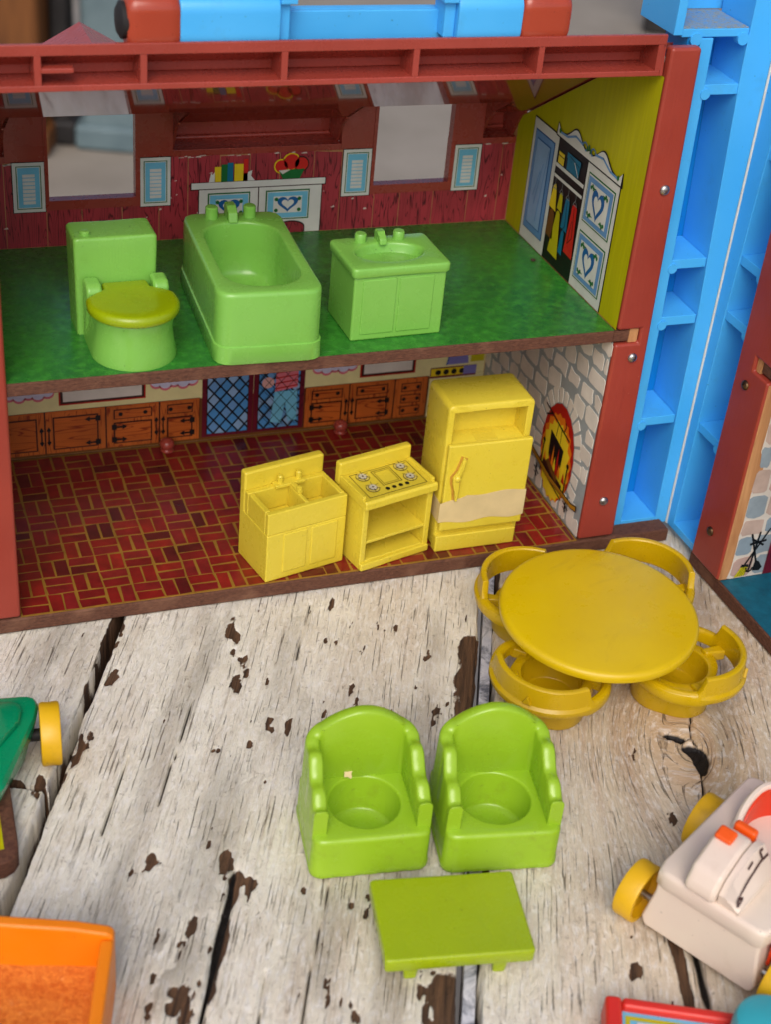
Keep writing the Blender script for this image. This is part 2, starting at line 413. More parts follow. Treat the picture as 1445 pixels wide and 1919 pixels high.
# ------------------------------------------------------------------ the plank table
table = thing('plank_table', 'weathered table of wide white planks with peeling cracked paint', 'table', (0, 0, TZ), R(-24.5))
CH = [(0.704, 0.104, 0.03, 0.075), (0.771, -0.1, 0.028, 0.1), (0.833, -1.44, 0.055, 0.1), (0.665, -0.948, 0.0255, 0.0382), (2.079, -0.269, 0.0221, 0.0425), (0.365, -0.475, 0.0187, 0.0425), (0.903, -0.337, 0.017, 0.0298), (0.771, -0.487, 0.0153, 0.0255), (0.971, -0.325, 0.0102, 0.0425), (0.86, -0.421, 0.0102, 0.0255), (0.823, -1.193, 0.0153, 0.0382), (0.882, -0.947, 0.017, 0.0425), (1.346, -0.463, 0.0102, 0.017), (0.634, -1.017, 0.0153, 0.0238), (1.446, -0.164, 0.0136, 0.0595), (1.257, -1.046, 0.0119, 0.0255), (1.147, -1.357, 0.0085, 0.0425), (1.03, 0.341, 0.0085, 0.0425), (1.235, 0.21, 0.0102, 0.034), (2.206, -0.536, 0.0153, 0.0255), (1.4, 0.12, 0.0102, 0.0425), (0.36, -0.2, 0.017, 0.0765), (0.345, -0.55, 0.0127, 0.068), (0.335, 0.05, 0.017, 0.102), (2.05, -1.15, 0.0187, 0.0425), (2.05, -1.02, 0.0102, 0.017), (0.2, -0.735, 0.1105, 0.0187), (0.12, -0.742, 0.102, 0.017), (0.27, -0.73, 0.0255, 0.0425), (1.5, -1.3, 0.0255, 0.102), (1.15, -0.75, 0.0085, 0.0255), (1.3, -1.42, 0.017, 0.0425)]
def plank(x0, x1, y0, y1, seed, warm, special, yf0=-2.1, yf1=.35):
    nx = int((x1-x0)/.0062)+1
    ys = np.concatenate([np.arange(y0, yf0, .05), np.arange(yf0, yf1, .0085), np.arange(yf1, y1, .05), [y1]]) if y0 < yf0 else np.concatenate([np.arange(y0, yf1, .0085), np.arange(yf1, y1, .05), [y1]])
    if yf1 > y1: ys = np.concatenate([np.arange(y0, y1, .0085), [y1]]) if y0 >= yf0 else np.concatenate([np.arange(y0, yf0, .05), np.arange(yf0, y1, .0085), [y1]])
    xs = np.linspace(x0, x1, nx); X, Y = np.meshgrid(xs, ys)
    n_edge = lambda s_: (fbm(Y[:, 0]*5, Y[:, 0]*0+s_, seed+s_, 5)-.5)*.035
    ny = len(ys); t01 = (X-x0)/(x1-x0)
    eL, eR = n_edge(3), n_edge(9)
    Xw = X+np.where(t01 < .1, (1-t01/.1), 0)*eL[:, None]+np.where(t01 > .9, (t01-.9)/.1, 0)*eR[:, None]
    gx = Xw+.02*(fbm(Xw*2, Y*.7, seed+5, 3)-.5)
    chip = np.zeros_like(X); crack = np.zeros_like(X); wm = np.full_like(X, 0.)+np.clip((fbm(X*1.6, Y*.9, seed+8, 3)-.45)*2, 0, 1)*warm+warm*.35
    grime = np.zeros_like(X); zz = np.zeros_like(X)
    if special == 'knot':
        kx, ky = 2.284, -.193
        dx, dy = X-kx, (Y-ky); rr_ = np.sqrt(dx**2+(dy*.62)**2); w = np.exp(-(rr_/.22)**2)
        gx = gx*(1-w)+w*(rr_*.8+kx); wm = np.clip(wm+.5*np.exp(-(rr_/.4)**2), 0, 1)
        nz = fbm(X*14, Y*9, 77, 4)
        a = np.exp(-((dx-.0)/.055)**2-((dy+.01)/.05)**2)+np.exp(-((dx-.035)/.03)**2-((dy+.07)/.06)**2)+.9*np.exp(-((dx+.05)/.05)**2-((dy-.045)/.018)**2)
        crack = np.maximum(crack, np.clip((a*1.15+nz*.9-1.08)*4, 0, 1))
        ln = np.abs(dx+.03*(dy+.1)-.025*(fbm(Y*9, Y*0, 31, 3)-.5)-.02)
        crack = np.maximum(crack, np.clip(1-ln/.006, 0, 1)*((dy > -.34) & (dy < .16)))
        # broken strip running towards the camera
        sx = 2.185+(.035)*((-.97-Y)/.3)
        nn = fbm(X*22, Y*6, 41, 4)
        on = np.clip((-.82-Y)/.06, 0, 1)
        chip = np.maximum(chip, on*np.clip((1.25-np.abs(X-sx+.02)/.03)+nn*.9-.6, 0, 1))
        crack = np.maximum(crack, on*np.clip((1.2-np.abs(X-sx-.035)/.022)+nn*1.2-.75, 0, 1)*.9)
    if special == 'split':
        cx = .905+.02*(fbm(Y*4, Y*0+2, 19, 3)-.5)
        on = np.clip((-.93-Y)/.05, 0, 1)*np.clip((Y+1.9)/.1, 0, 1)
        wd = .004+.008*np.exp(-((Y+1.18)/.2)**2)
        crack = np.maximum(crack, on*np.clip(1.5-np.abs(X-cx)/wd, 0, 1))
        chip = np.maximum(chip, on*np.clip(.9-np.abs(X-cx-.012)/.02+(fbm(X*15, Y*9, 23, 3)-.5)*2.2, 0, 1)*.9)
        for (c0, ya, yb) in ((.64, -.75, -.25), (1.17, -1.6, -.9), (1.34, -.9, -.2), (.95, .0, .33), (1.05, -1.9, -1.3), (.50, -.9, -.55)):
            l_ = np.abs(X-c0-.03*(fbm(Y*3, Y*0+c0*9, 29, 3)-.5)); crack = np.maximum(crack, np.clip(1-l_/.004, 0, .8)*((Y > ya) & (Y < yb)))
        # bare strip along the right edge
        nn = fbm(X*16, Y*7, 43, 4)
        chip = np.maximum(chip, np.clip((X-x1+.092)/.03+nn*3.2-1.9, 0, 1)*np.clip((Y+.30)/.1+nn*.3, 0, 1)*np.clip((.27-Y)/.06+nn*.4, 0, 1))
        chip = np.maximum(chip, np.clip((X-x1+.09)/.03+nn*1.4-1.0, 0, 1)*np.clip((-1.18-Y)/.1, 0, 1))
        grime = np.maximum(grime, .55*np.exp(-((X-.80)/.09)**2-((Y+1.30)/.14)**2)*(fbm(X*24, Y*10, 47, 4) > .45))
        wm = np.clip(wm+.25*np.exp(-((X-1.25)/.25)**2), 0, 1)
    nz = fbm(X*30, Y*11, seed+21, 4); nz2 = fbm(X*60, Y*30, seed+91, 3)
    for cx, cy, rx, ry in CH:
        if x0-.1 < cx < x1+.1:
            d = np.sqrt(((X-cx)/rx)**2+((Y-cy)/ry)**2)
            chip = np.maximum(chip, np.clip(1.12-d*.9+(nz-.5)*3.0+(nz2-.5)*1.6, 0, 1)*(d < 1.8))
    sp = fbm(X*27, Y*8, seed+33, 5); reg = fbm(X*2.2, Y*1.1, seed+35, 3)
    chip = np.maximum(chip, np.clip((sp*.8+reg*.30-.762)*16, 0, 1))
    grime = np.maximum(grime, np.clip((fbm(X*5, Y*1.2, seed+51, 4)-.58)*2.2, 0, .35))
    # grimy, worn long edges
    e = np.minimum(Xw-x0, x1-Xw); chip = np.maximum(chip, np.clip(.9-e/.018+(nz-.5)*2.4, 0, 1)*np.clip((fbm(Y*2.2, Y*0+1, seed+3, 3)-.42)*6, 0, 1))
    ridge = fbm(gx*20, Y*2.0, seed+61, 4); ridge2 = fbm(gx*7, Y*.9, seed+63, 3)
    zz = (ridge-.5)*.010+(ridge2-.5)*.010
    zz -= .0045*np.clip(chip*1.6-.3, 0, 1)+.02*crack
    zz -= .02*np.clip(1-e/.007, 0, 1)**2
    zz -= zz.max()*.35
    top = np.stack([Xw, Y, np.minimum(zz, .0015)], -1).reshape(-1, 3)
    nyy, nxx = X.shape; idx = np.arange(nyy*nxx).reshape(nyy, nxx)
    F = np.stack([idx[:-1, :-1], idx[:-1, 1:], idx[1:, 1:], idx[1:, :-1]], -1).reshape(-1, 4)
    per = np.concatenate([idx[0, :], idx[1:, -1], idx[-1, -2::-1], idx[-2:0:-1, 0]])
    low = top[per].copy(); low[:, 2] = -.24; b0 = len(top); n = len(per); k = np.arange(n)
    side = np.stack([per, b0+k, b0+(k+1) % n, per[(k+1) % n]], -1)
    V = np.concatenate([top, low])
    me = bpy.data.meshes.new('plank'); me.from_pydata(V.tolist(), [], F.tolist()+side.tolist()+[list(range(b0, b0+n))])
    me.materials.append(MATS['peeling_white_paint'])
    for nm, arr in (('gx', gx), ('chip', chip), ('crack', crack), ('warm', wm), ('grime', grime)):
        a = me.attributes.new(nm, 'FLOAT', 'POINT'); full = np.concatenate([arr.reshape(-1), arr.reshape(-1)[per]])
        if nm == 'chip': full[b0:] = 1
        a.data.foreach_set('value', full.astype(np.float32))
    me.shade_smooth(); me.set_sharp_from_angle(angle=R(60))
    o = bpy.data.objects.new('plank', me); COL.objects.link(o); o.parent = table; return o
plank(-.95, .297, -.735, 3.6, 11, .15, '')
plank(-.95, .294, -3.2, -.752, 12, .15, '')
plank(.328, 1.565, -3.2, 3.6, 13, .12, 'split')
plank(1.632, 2.92, -3.2, 3.6, 14, .55, 'knot')
plank(2.95, 4.2, -3.2, 3.6, 15, .3, '', -.2, -.2)
b = MB(); b.box((1.586, -3.1, -.15), (1.622, 3.5, -.05), 'batten_paint'); b.build('batten', table, .004)
b = MB(); b.box((-.9, 2.6, -.7), (4.1, 3.2, -.43), 'dark_post_wood'); b.build('crossbeam', table, .01)
for lx, ly in ((-.6, 3.0), (3.9, 3.0), (-.6, -2.8), (3.9, -2.8)):
    b = MB(); b.box((lx-.25, ly-.25, -7.44), (lx+.25, ly+.25, -.43 if ly < 0 else -.7), 'dark_post_wood'); b.build('leg', table, .02)
b = MB(); b.box((-.9, -3.05, -.43+.0), (4.1, -2.55, -.26), 'dark_post_wood'); b.build('crossbeam', table, .01)

# ------------------------------------------------------------------ the toy house
W, D, H1 = 2.10, .97, .8935
RT = 'brick_red_plastic'
house = thing('toy_house', 'open red toy house with printed rooms, green upper floor and blue hinge columns', 'toy house', (1.05, .4, TZ), world=True)
def hpart(mb, name, parent=house, **k): return mb.build(name, parent, **k)
# base board and printed brick floor
b = MB(); b.box((-.2, -.035, TZ+.002), (2.5, D+.06, -.0022), 'hardboard_edge'); base = hpart(b, 'base_board', bevel=.008)
b = MB(); b.box((0, -.028, -.0022), (W-.002, D-.004, .0), 'brick_joint'); sheet = hpart(b, 'floor_sheet', base, smooth=False)
cells = []
cell = .0985
for i in range(22):
    for j in range(11):
        x, y = i*cell+.004, D-.012-(j+1)*cell
        for k in range(2):
            if (i+j) % 2: a = (x, y+k*cell/2, x+cell, y+(k+1)*cell/2)
            else: a = (x+k*cell/2, y, x+(k+1)*cell/2, y+cell)
            a = (max(a[0], .002), max(a[1], -.026), min(a[2], W-.004), min(a[3], D-.008))
            if a[2]-a[0] > .012 and a[3]-a[1] > .012: cells.append(a)
rb = random.Random(3)
# hidden under or behind the yellow kitchen pieces and far back under the upper floor come last
cells.sort(key=lambda a: (1 if (.85 < a[0] < 1.85 and .06 < a[1]) else 0, (a[1])))
rest = MB()
for n, a in enumerate(cells):
    g_ = .0042; q = [(a[0]+g_, a[1]+g_), (a[2]-g_, a[1]+g_), (a[2]-g_, a[3]-g_), (a[0]+g_, a[3]-g_)]
    q = [(x+rb.uniform(-.0028, .0028), y+rb.uniform(-.0028, .0028)) for x, y in q]
    mt = 'brick_ink_%d' % rb.choice((0, 0, 0, 1, 1, 2, 4, 4, 3) if rb.random() < .95 else (3,))
    bb = MB() if n < 296 else rest
    bb.prism(q, .0002, .0012+.0006*rb.random(), mt)
    if n < 296: bb.build('brick', base, smooth=False)
o = rest.build('brick', base, smooth=False); o['kind'] = 'stuff'
# upper floor
b = MB(); b.box((-.06, -.02, H1-.046), (W-.004, D-.003, H1-.0015), 'hardboard_edge'); b.box((W-.004, -.02, H1-.045), (W+.055, .035, H1-.0025), 'hardboard_edge')
upf = hpart(b, 'upper_floor', bevel=.004)
b = MB(); b.prism([(-.05, -.014), (W-.0045, -.014), (W-.0045, D-.004), (-.05, D-.004)], H1-.0015, H1, 'green_floor_print'); hpart(b, 'floor_sheet', upf, smooth=False)
# side wall with prints
zr = lambda y: 1.322+(D-y)*.60       # underside of the roof
def side_poly(y0, y1, z0): return [(y0, z0), (y1, z0), (y1, zr(y1)-.004), (y0, min(zr(y0)-.004, 1.80))]
b = MB(); b.prism([(.012, 0.001), (D+.04, 0.001), (D+.04, zr(D+.04)-.004), (.12, zr(.12)-.004), (.012, 1.79)], W, W+.045, 'bare_wood', 'X'); swall = hpart(b, 'side_wall', bevel=.002)
b = MB(); b.prism([(.012, 0.001), (D+.04, 0.001), (D+.04, zr(D+.04)-.004), (.12, zr(.12)-.004), (.012, 1.79)], -.045, 0, 'bare_wood', 'X'); hpart(b, 'side_wall', bevel=.002)
RW = lambda a, z, off: (W-.0006-off, a, z)
p_ = PR(RW); p_.poly([(-.018, H1+.001), (D-.004, H1+.001), (D-.004, zr(D)-.006), (.12, zr(.12)-.006), (.10, 1.792), (-.018, 1.792)], 'olive_print', 0); hpart(p_, 'olive_sheet', swall, smooth=False)
# wardrobe print
p_ = PR(RW)
p_.rect(.118, .897, .372, 1.372, 'black_ink', 1); p_.rect(.123, .897, .368, 1.366, 'white_ink', 2)          # right door
p_.rect(.37, .897, .612, 1.372, 'black_ink', 2)
p_.rect(.604, .897, .826, 1.376, 'black_ink', 2); p_.rect(.608, .897, .821, 1.371, 'white_ink', 3)           # mirror door
p_.rect(.632, .945, .80, 1.335, 'deep_blue_ink', 4); p_.rect(.636, .949, .796, 1.331, 'mid_blue_ink', 5); p_.rect(.656, .972, .776, 1.308, 'deep_blue_ink', 6); p_.rect(.660, .976, .772, 1.304, 'sky_ink', 7)
for a in (.70, .73, .745): p_.line([(a, 1.0+(a-.7)*2), (a-.035, 1.29-(a-.7)*2)], .004, 'mid_blue_ink', 8)
for z0, z1 in ((.935, 1.12), (1.155, 1.338)):
    p_.rect(.142, z0, .348, z1, 'green_ink', 3); p_.rect(.147, z0+.005, .343, z1-.005, 'white_ink', 4); p_.rect(.152, z0+.01, .338, z1-.01, 'mid_blue_ink', 5); p_.rect(.172, z0+.028, .318, z1-.028, 'white_ink', 6)
    zc = (z0+z1)/2
    p_.poly(heart(.245, zc-.004, .094, .112), 'deep_blue_ink', 7); p_.poly(heart(.245, zc-.002, .056, .070), 'white_ink', 8)
    for sx, sz in ((-1, -1), (1, -1), (-1, 1), (1, 1)):
        ca, cz = .245+sx*.052, zc+sz*.048
        p_.line([(.245+sx*.028, zc+sz*.052), (ca, cz)], .004, 'green_ink', 7)
        for d in (-1, 0, 1): p_.dot(ca+.010*d*sx, cz+.008*(1-abs(d))*sz, .006, 'green_ink', 8, 8, .008)
# crown moulding
cr = []
for k in range(41):
    u = k/40; a = .632-u*.518
    e = abs(u-.5)*2; zc = 1.385+.052*math.exp(-((e-.42)/.22)**2)+.016*math.exp(-(e/.06)**2)+.03*max(0, e-.88)/.12
    cr.append((a, zc))
out = [(.640, 1.366)]+[(a, z+.006) for a, z in cr]+[(.106, 1.366)]
p_.poly(out, 'black_ink', 3); p_.poly([(.630, 1.372)]+[(a*.984+.006, z) for a, z in cr]+[(.120, 1.372)], 'white_ink', 4)
for sx in (-1, 1):
    pts = [(.373+sx*(.03+.022*math.cos(t_)*(1-t_/9)+.001), 1.404+.020*math.sin(t_)*(1-t_/9)) for t_ in [k*.5 for k in range(10)]]
    p_.line(pts, .006, 'mid_blue_ink', 5); p_.line([(.373+sx*.055, 1.408), (.373+sx*.11, 1.415), (.373+sx*.17, 1.392), (.373+sx*.225, 1.389)], .008, 'mid_blue_ink', 5)
    p_.dot(.373+sx*.232, 1.393, .008, 'green_ink', 6, 8, .01)
for d in (-1, 0, 1): p_.dot(.373+.012*d, 1.405+.01*(1-abs(d)), .006, 'green_ink', 6, 8, .011)
# closet contents
p_.rect(.372, 1.262, .604, 1.276, 'white_ink', 4); p_.rect(.372, 1.222, .604, 1.234, 'white_ink', 4)
p_.rect(.545, 1.279, .592, 1.322, 'yellow_ink', 4); p_.line([(.545, 1.308), (.592, 1.308)], .003, 'black_ink', 5)
p_.rect(.42, 1.279, .52, 1.335, 'teal_ink', 4); p_.rect(.415, 1.322, .524, 1.342, 'teal_ink', 5); p_.line([(.42, 1.285), (.46, 1.325)], .004, 'white_ink', 6); p_.line([(.5, 1.335), (.42, 1.322)], .002, 'black_ink', 6)
for a, mt, w0, w1, z0, z1 in ((.582, 'yellow_ink', .012, .03, 1.10, 1.20), (.578, 'brown_ink', .02, .03, .99, 1.10), (.525, 'dress_yellow', .012, .020, 1.115, 1.185), (.528, 'dress_yellow', .014, .042, .935, 1.115),
                              (.47, 'teal_ink', .016, .026, 1.06, 1.185), (.472, 'teal_ink', .012, .016, .965, 1.06), (.41, 'red_ink', .018, .036, .985, 1.185)):
    p_.poly([(a-w1, z0), (a+w1, z0+.004), (a+w0, z1-.01), (a+w0*.3, z1), (a-w0*.3, z1), (a-w0, z1-.01)], mt, 4)
for a in (.582, .525, .47, .41):
    p_.line([(a, 1.222), (a, 1.2), (a-.016, 1.182), (a+.016, 1.182), (a, 1.2)], .0028, 'grey_ink', 5)
p_.line([(.47, 1.17), (.462, 1.08), (.478, 1.06)], .003, 'black_ink', 5); p_.line([(.41, 1.17), (.396, 1.06), (.424, 1.03), (.414, 1.12)], .003, 'black_ink', 5); p_.line([(.505, 1.115), (.545, 1.115)], .003, 'black_ink', 5)
hpart(p_, 'wardrobe_print', swall, smooth=False)
# stone print: stones as thin plates on the mortar sheet
p_ = PR(RW); p_.poly([(-.018, .002), (D-.004, .002), (D-.004, H1-.048), (-.018, H1-.048)], 'stone_mortar', 0); hpart(p_, 'mortar_sheet', swall, smooth=False)
rs = random.Random(11)
fa, fz, fra, frz = .238, .235, .135, .205        # fireplace opening: centre and radii
def stone(pts, mt, name='stone', fn=RW, parent=swall, off=.0012):
    n = len(pts); bb = MB(); bb.add([fn(a, z, .0002) for a, z in pts]+[fn(a, z, off+.0008*rs.random()) for a, z in pts], [list(range(n, 2*n))]+[(i, (i+1) % n, n+(i+1) % n, n+i) for i in range(n)], mt)
    return bb.build(name, parent, smooth=False)
def rough(a0, z0, a1, z1, j=.008, skew=0.):
    w_, h_ = a1-a0, z1-z0; c = min(w_, h_)*.16
    q = [(a0+c, z0), ((a0+a1)/2, z0), (a1-c, z0), (a1, z0+c), (a1, z1-c), (a1-c, z1), ((a0+a1)/2, z1), (a0+c, z1), (a0, z1-c), (a0, z0+c)]
    return [(a+rs.uniform(-j, j)+skew*(z-z0), z+rs.uniform(-j, j)) for a, z in q]
row = 0; z = .008
while z < H1-.06:
    hgt = rs.uniform(.070, .088); a = -.016-(.05 if row % 2 else 0)
    while a < D-.01:
        wd = rs.uniform(.085, .135); a0, a1 = max(a, -.015), min(a+wd-.017, D-.006); z1 = min(z+hgt-.017, H1-.052)
        ca, cz = (a0+a1)/2, (z+z1)/2
        if a1-a0 > .02 and z1-z > .02 and ((ca-fa)/(fra+.085))**2+((cz-fz)/(frz+.08))**2 > 1 and not (z < .11 and a1 > .0 and a0 < .46 and z1 > .13):
            stone(rough(a0, z, a1, z1, .007), 'stone_ink_%d' % rs.randrange(3))
        a += wd
    z += hgt; row += 1
for k in range(17):                        # arch stones round the fire
    t0, t1 = R(-28+k*236/17+1.6), R(-28+(k+1)*236/17-1.6); ro = rs.uniform(.055, .068)
    if True:
        pts = [(fa+(fra+.006)*math.cos(t0), fz+(frz+.006)*math.sin(t0)), (fa+(fra+.006)*math.cos(t1), fz+(frz+.006)*math.sin(t1)),
               (fa+(fra+ro)*math.cos(t1), fz+(frz+ro)*math.sin(t1)), (fa+(fra+ro)*math.cos((t0+t1)/2), fz+(frz+ro+.004)*math.sin((t0+t1)/2)), (fa+(fra+ro)*math.cos(t0), fz+(frz+ro)*math.sin(t0))]
        stone([(a, max(z, .004)) for a, z in pts], 'stone_ink_%d' % rs.randrange(3))
for a in (.03, .1, .17, .25, .32, .39): stone(rough(a, .012, a+.052, .098+.02*rs.random()+(a-.2)*-.05, .006), 'stone_ink_%d' % rs.randrange(3))
p_ = PR(RW)
N = 40
def ov(s_, dz=0, sc=0., cut=None): return [(fa+(fra*s_+sc*(i % 2))*math.cos(2*math.pi*i/N), fz+dz+(frz*s_+sc*(i % 2))*math.sin(2*math.pi*i/N)) for i in range(N)]
p_.poly(ov(1., 0, .004), 'flame_red', 2); p_.poly(ov(.88, -.024, .012), 'flame_orange', 3); p_.poly(ov(.78, -.038, .016), 'flame_yellow', 4)
p_.line([(.37, .385), (.15, .335)], .008, 'black_ink', 5); p_.line([(.355, .345), (.31, .37)], .007, 'black_ink', 5); p_.line([(.20, .348), (.19, .375), (.2, .39)], .005, 'black_ink', 5)
p_.line([(.25, .36), (.255, .30)], .004, 'black_ink', 5); p_.line([(.22, .355), (.215, .29)], .004, 'black_ink', 5)
p_.poly([(.30, .305), (.295, .2), (.265, .165), (.21, .165), (.185, .2), (.18, .275)], 'black_ink', 5)
for k in range(9):
    a = .315-k*.021; h_ = (.05, .085, .06, .11, .07, .12, .06, .08, .045)[k]; p_.poly([(a-.014, .15), (a+.014, .15), (a+.004, .15+h_)], ('flame_orange', 'flame_yellow', 'flame_red')[k % 3], 6)
p_.poly([(.33, .135), (.15, .105), (.15, .135), (.32, .165)], 'outline_ink', 7); p_.poly([(.30, .165), (.20, .12), (.19, .145), (.28, .185)], 'brown_ink', 8)
for a in (.335, .125): p_.line([(a, .10), (a, .22), (a-.004, .235)], .008, 'black_ink', 8); p_.dot(a, .24, .010, 'black_ink', 8, 8)
p_.line([(a*1., z) for a, z in ((.335, .12), (.135, .08))], .006, 'black_ink', 8)
p_.poly([(.425, .138), (.423, .162), (.25, .128), (.05, .122), (.006, .135), (.002, .108), (.05, .098), (.25, .102)], 'black_ink', 9)
p_.poly([(.421, .142), (.419, .157), (.25, .124), (.05, .118), (.010, .129), (.007, .113), (.05, .102), (.25, .107)], 'ochre_ink', 10)
p_.line([(.40, .148), (.25, .116), (.06, .110)], .003, 'brown_ink', 11)
for a in (.365, .095):
    p_.line([(a, .11), (a-.004, .055)], .010, 'black_ink', 8); p_.line([(a-.025, .075), (a+.02, .09)], .007, 'black_ink', 8); p_.line([(a-.012, .06), (a+.014, .07)], .006, 'black_ink', 8)
p_.rect(.10, .004, .33, .012, 'stone_mortar', 1)
hpart(p_, 'fireplace_print', swall, smooth=False)
p_ = PR(RW); p_.poly([(.72, .85), (.56, .85), (.60, .79), (.66, .77)], 'black_ink', 2); p_.poly([(.715, .85), (.57, .85), (.605, .795), (.66, .776)], 'ochre_ink', 3)
p_.poly([(.93, .60), (.93, .76), (.915, .765), (.60, .60)], 'black_ink', 2); p_.poly([(.925, .60), (.925, .75), (.91, .752), (.62, .60)], 'ochre_ink', 3); hpart(p_, 'lamp_print', swall, smooth=False)
# front posts of the main half (flat red boards, a slot where the upper floor ends)
def post_outline(x0, x1, top, slot=None, xt=None):
    """x0 is the room side"""
    s_ = 1 if x1 > x0 else -1
    if slot is None: return [(x0, .002), (x1, .002), (x1, top), (x0, top)]
    return [(x0, .002), (x1, .002), (xt or x1, top), (x0, top), (x0, H1+.003), (x0+s_*.092, H1+.003), (x0+s_*.092, H1-.052), (x0, H1-.052)]
b = MB(); b.prism(post_outline(W+.002, 2.254, 1.888, 1, 2.212), -.030, .012, 'post_red_paint', 'Y'); post = hpart(b, 'front_post', bevel=.012, seg=3)
b = MB(); b.box((W+.056, -.018, H1-.051), (W+.091, .011, H1+.002), 'bare_wood'); hpart(b, 'slot_back', post, smooth=False)
b = MB(); b.prism(post_outline(0, -.19, 1.785), -.034, .012, 'post_red_paint', 'Y'); post2 = hpart(b, 'front_post', bevel=.012, seg=3)
def rivet(x, y, z, parent, dirv, mat='rivet_metal', r=.0185):
    q = Vector(dirv).to_track_quat('Z', 'Y').to_matrix().to_4x4(); M = Matrix.Translation((x, y, z)) @ q
    bb = MB(); bb.lathe([(r, 0), (r, .002), (r*.86, .007), (r*.55, .0105), (r*.2, .012)], mat, 20, M); return bb.build('rivet', parent)
for x_, z in ((2.175, 1.415), (2.18, .785), (2.18, .172)): rivet(x_, -.030, z, post, (0, -1, 0))
# lower back wall (kitchen print)
BW = lambda a, z, off: (a, D-.0006-off, z)
b = MB(); b.box((0, D, .001), (W, D+.04, 1.060), 'bare_wood')
for x0, x1 in ((0, .292), (.602, 1.513), (1.828, W)): b.box((x0, D, 1.0602), (x1, D+.04, 1.232), 'bare_wood')
bwall = hpart(b, 'back_wall', smooth=False)
p_ = PR(BW); p_.rect(.002, .2, W-.002, H1-.048, 'cream_ink', 0); p_.rect(.002, .003, W-.002, .2, 'brown_ink', 0); hpart(p_, 'cream_sheet', bwall, smooth=False)  # brown band paints the shadow strip below the cabinets
def cabinet(x0, x1, doors, flip):
    q = PR(BW); q.rect(x0, .012, x1, .204, 'outline_ink', 1); q.rect(x0+.003, .014, x1-.003, .196, 'oak_print_upright', 2); q.rect(x0+.003, .196, x1-.003, .203, 'oak_print', 2)
    w_ = x1-x0
    if doors == 3:
        for k in range(3):
            z0 = .028+k*.055; q.rect(x0+.03, z0, x1-.03, z0+.042, 'outline_ink', 3); q.rect(x0+.034, z0+.004, x1-.034, z0+.038, 'oak_print', 4)
            for s_ in (.3, .7): q.dot(x0+w_*s_, z0+.021, .009, 'black_ink', 5, 10)
    else:
        if doors == 2:
            q.rect(x0+.03, .142, x1-.03, .186, 'outline_ink', 3); q.rect(x0+.035, .146, x1-.035, .182, 'oak_print', 4)
            for s_ in (.27, .73): q.dot(x0+w_*s_, .165, .009, 'black_ink', 5, 10)
        zt = .128 if doors == 2 else .178
        q.rect(x0+.03, .03, x1-.03, zt, 'outline_ink', 3); q.rect(x0+.036, .036, x1-.036, zt-.006, 'oak_print', 4)
        hx = x1-.038 if flip else x0+.038; s_ = -1 if flip else 1
        for zz in (.05, zt-.02):
            q.rect(hx-.016, zz-.012, hx+.004, zz+.012, 'black_ink', 5) if not flip else q.rect(hx-.004, zz-.012, hx+.016, zz+.012, 'black_ink', 5)
            q.poly([(hx, zz-.004), (hx+s_*.026, zz-.004), (hx+s_*.026, zz-.012), (hx+s_*.046, zz), (hx+s_*.026, zz+.012), (hx+s_*.026, zz+.004), (hx, zz+.004)], 'black_ink', 6)
        lx = x0+.014 if flip else x1-.014
        q.line([(lx, .06), (lx, .13)], .005, 'black_ink', 5)
        for zz in (.068, .122): q.poly([(lx-.009, zz), (lx, zz-.016 if zz < .1 else zz+.016), (lx+.009, zz), (lx, zz+.01 if zz < .1 else zz-.01)], 'black_ink', 6)
    return hpart(q, 'cabinet_print', bwall, smooth=False)
for x0, x1, d, f in ((.004, .238, 1, False), (.238, .476, 1, True), (.476, .69, 2, False), (.69, .855, 2, True), (1.295, 1.49, 2, False), (1.49, 1.695, 2, True), (1.695, 1.845, 3, True)): cabinet(x0, x1, d, f)
def lattice(x0, x1, z0, z1):
    q = PR(BW); q.rect(x0-.022, z0-.016, x1+.022, z1, 'maroon_print', 2); q.rect(x0-.003, z0-.003, x1+.003, z1, 'black_ink', 3); wn_ = hpart(q, 'window_print', bwall, smooth=False)
    # diamond panes, each a plate of its own
    dx, dz = .052, .062; i = 0; zz = z0-dz/2
    while zz < z1+dz:
        xx = x0-dx/2+(dx/2 if i % 2 else 0)
        while xx < x1+dx:
            pts = [(xx, zz-dz/2+.006), (xx+dx/2-.005, zz), (xx, zz+dz/2-.006), (xx-dx/2+.005, zz)]
            cl = clip(pts, x0, x1, z0, z1-.001)
            if len(cl) > 2: stone(cl, ('lens_blue', 'sky_ink', 'lens_blue', 'mid_blue_ink')[rs.randrange(4)], 'pane', lambda a, z, off: BW(a, z, off+.0040), wn_)
            xx += dx
        zz += dz/2; i += 1
def clip(P, x0, x1, z0, z1):
    for ax, lim, sg in ((0, x0, 1), (0, x1, -1), (1, z0, 1), (1, z1, -1)):
        out = []
        for i in range(len(P)):
            a, b_ = P[i-1], P[i]; ia, ib = (a[ax]-lim)*sg >= 0, (b_[ax]-lim)*sg >= 0
            if ia != ib:
                t_ = (lim-a[ax])/(b_[ax]-a[ax]); out.append((a[0]+(b_[0]-a[0])*t_, a[1]+(b_[1]-a[1])*t_))
            if ib: out.append(b_)
        P = out
        if not P: return []
    return P
lattice(.885, 1.052, .032, .38); lattice(1.098, 1.27, .032, .38)
p_ = PR(lambda a, z, off: BW(a, z, off+.0048))        # child in striped shirt behind the right-hand panes
p_.poly([(1.165, .20), (1.26, .215), (1.262, .34), (1.17, .34)], 'pink_ink', 1)
for k in range(5): p_.line([(1.168, .215+k*.024), (1.26, .225+k*.024)], .006, 'flame_red', 2)
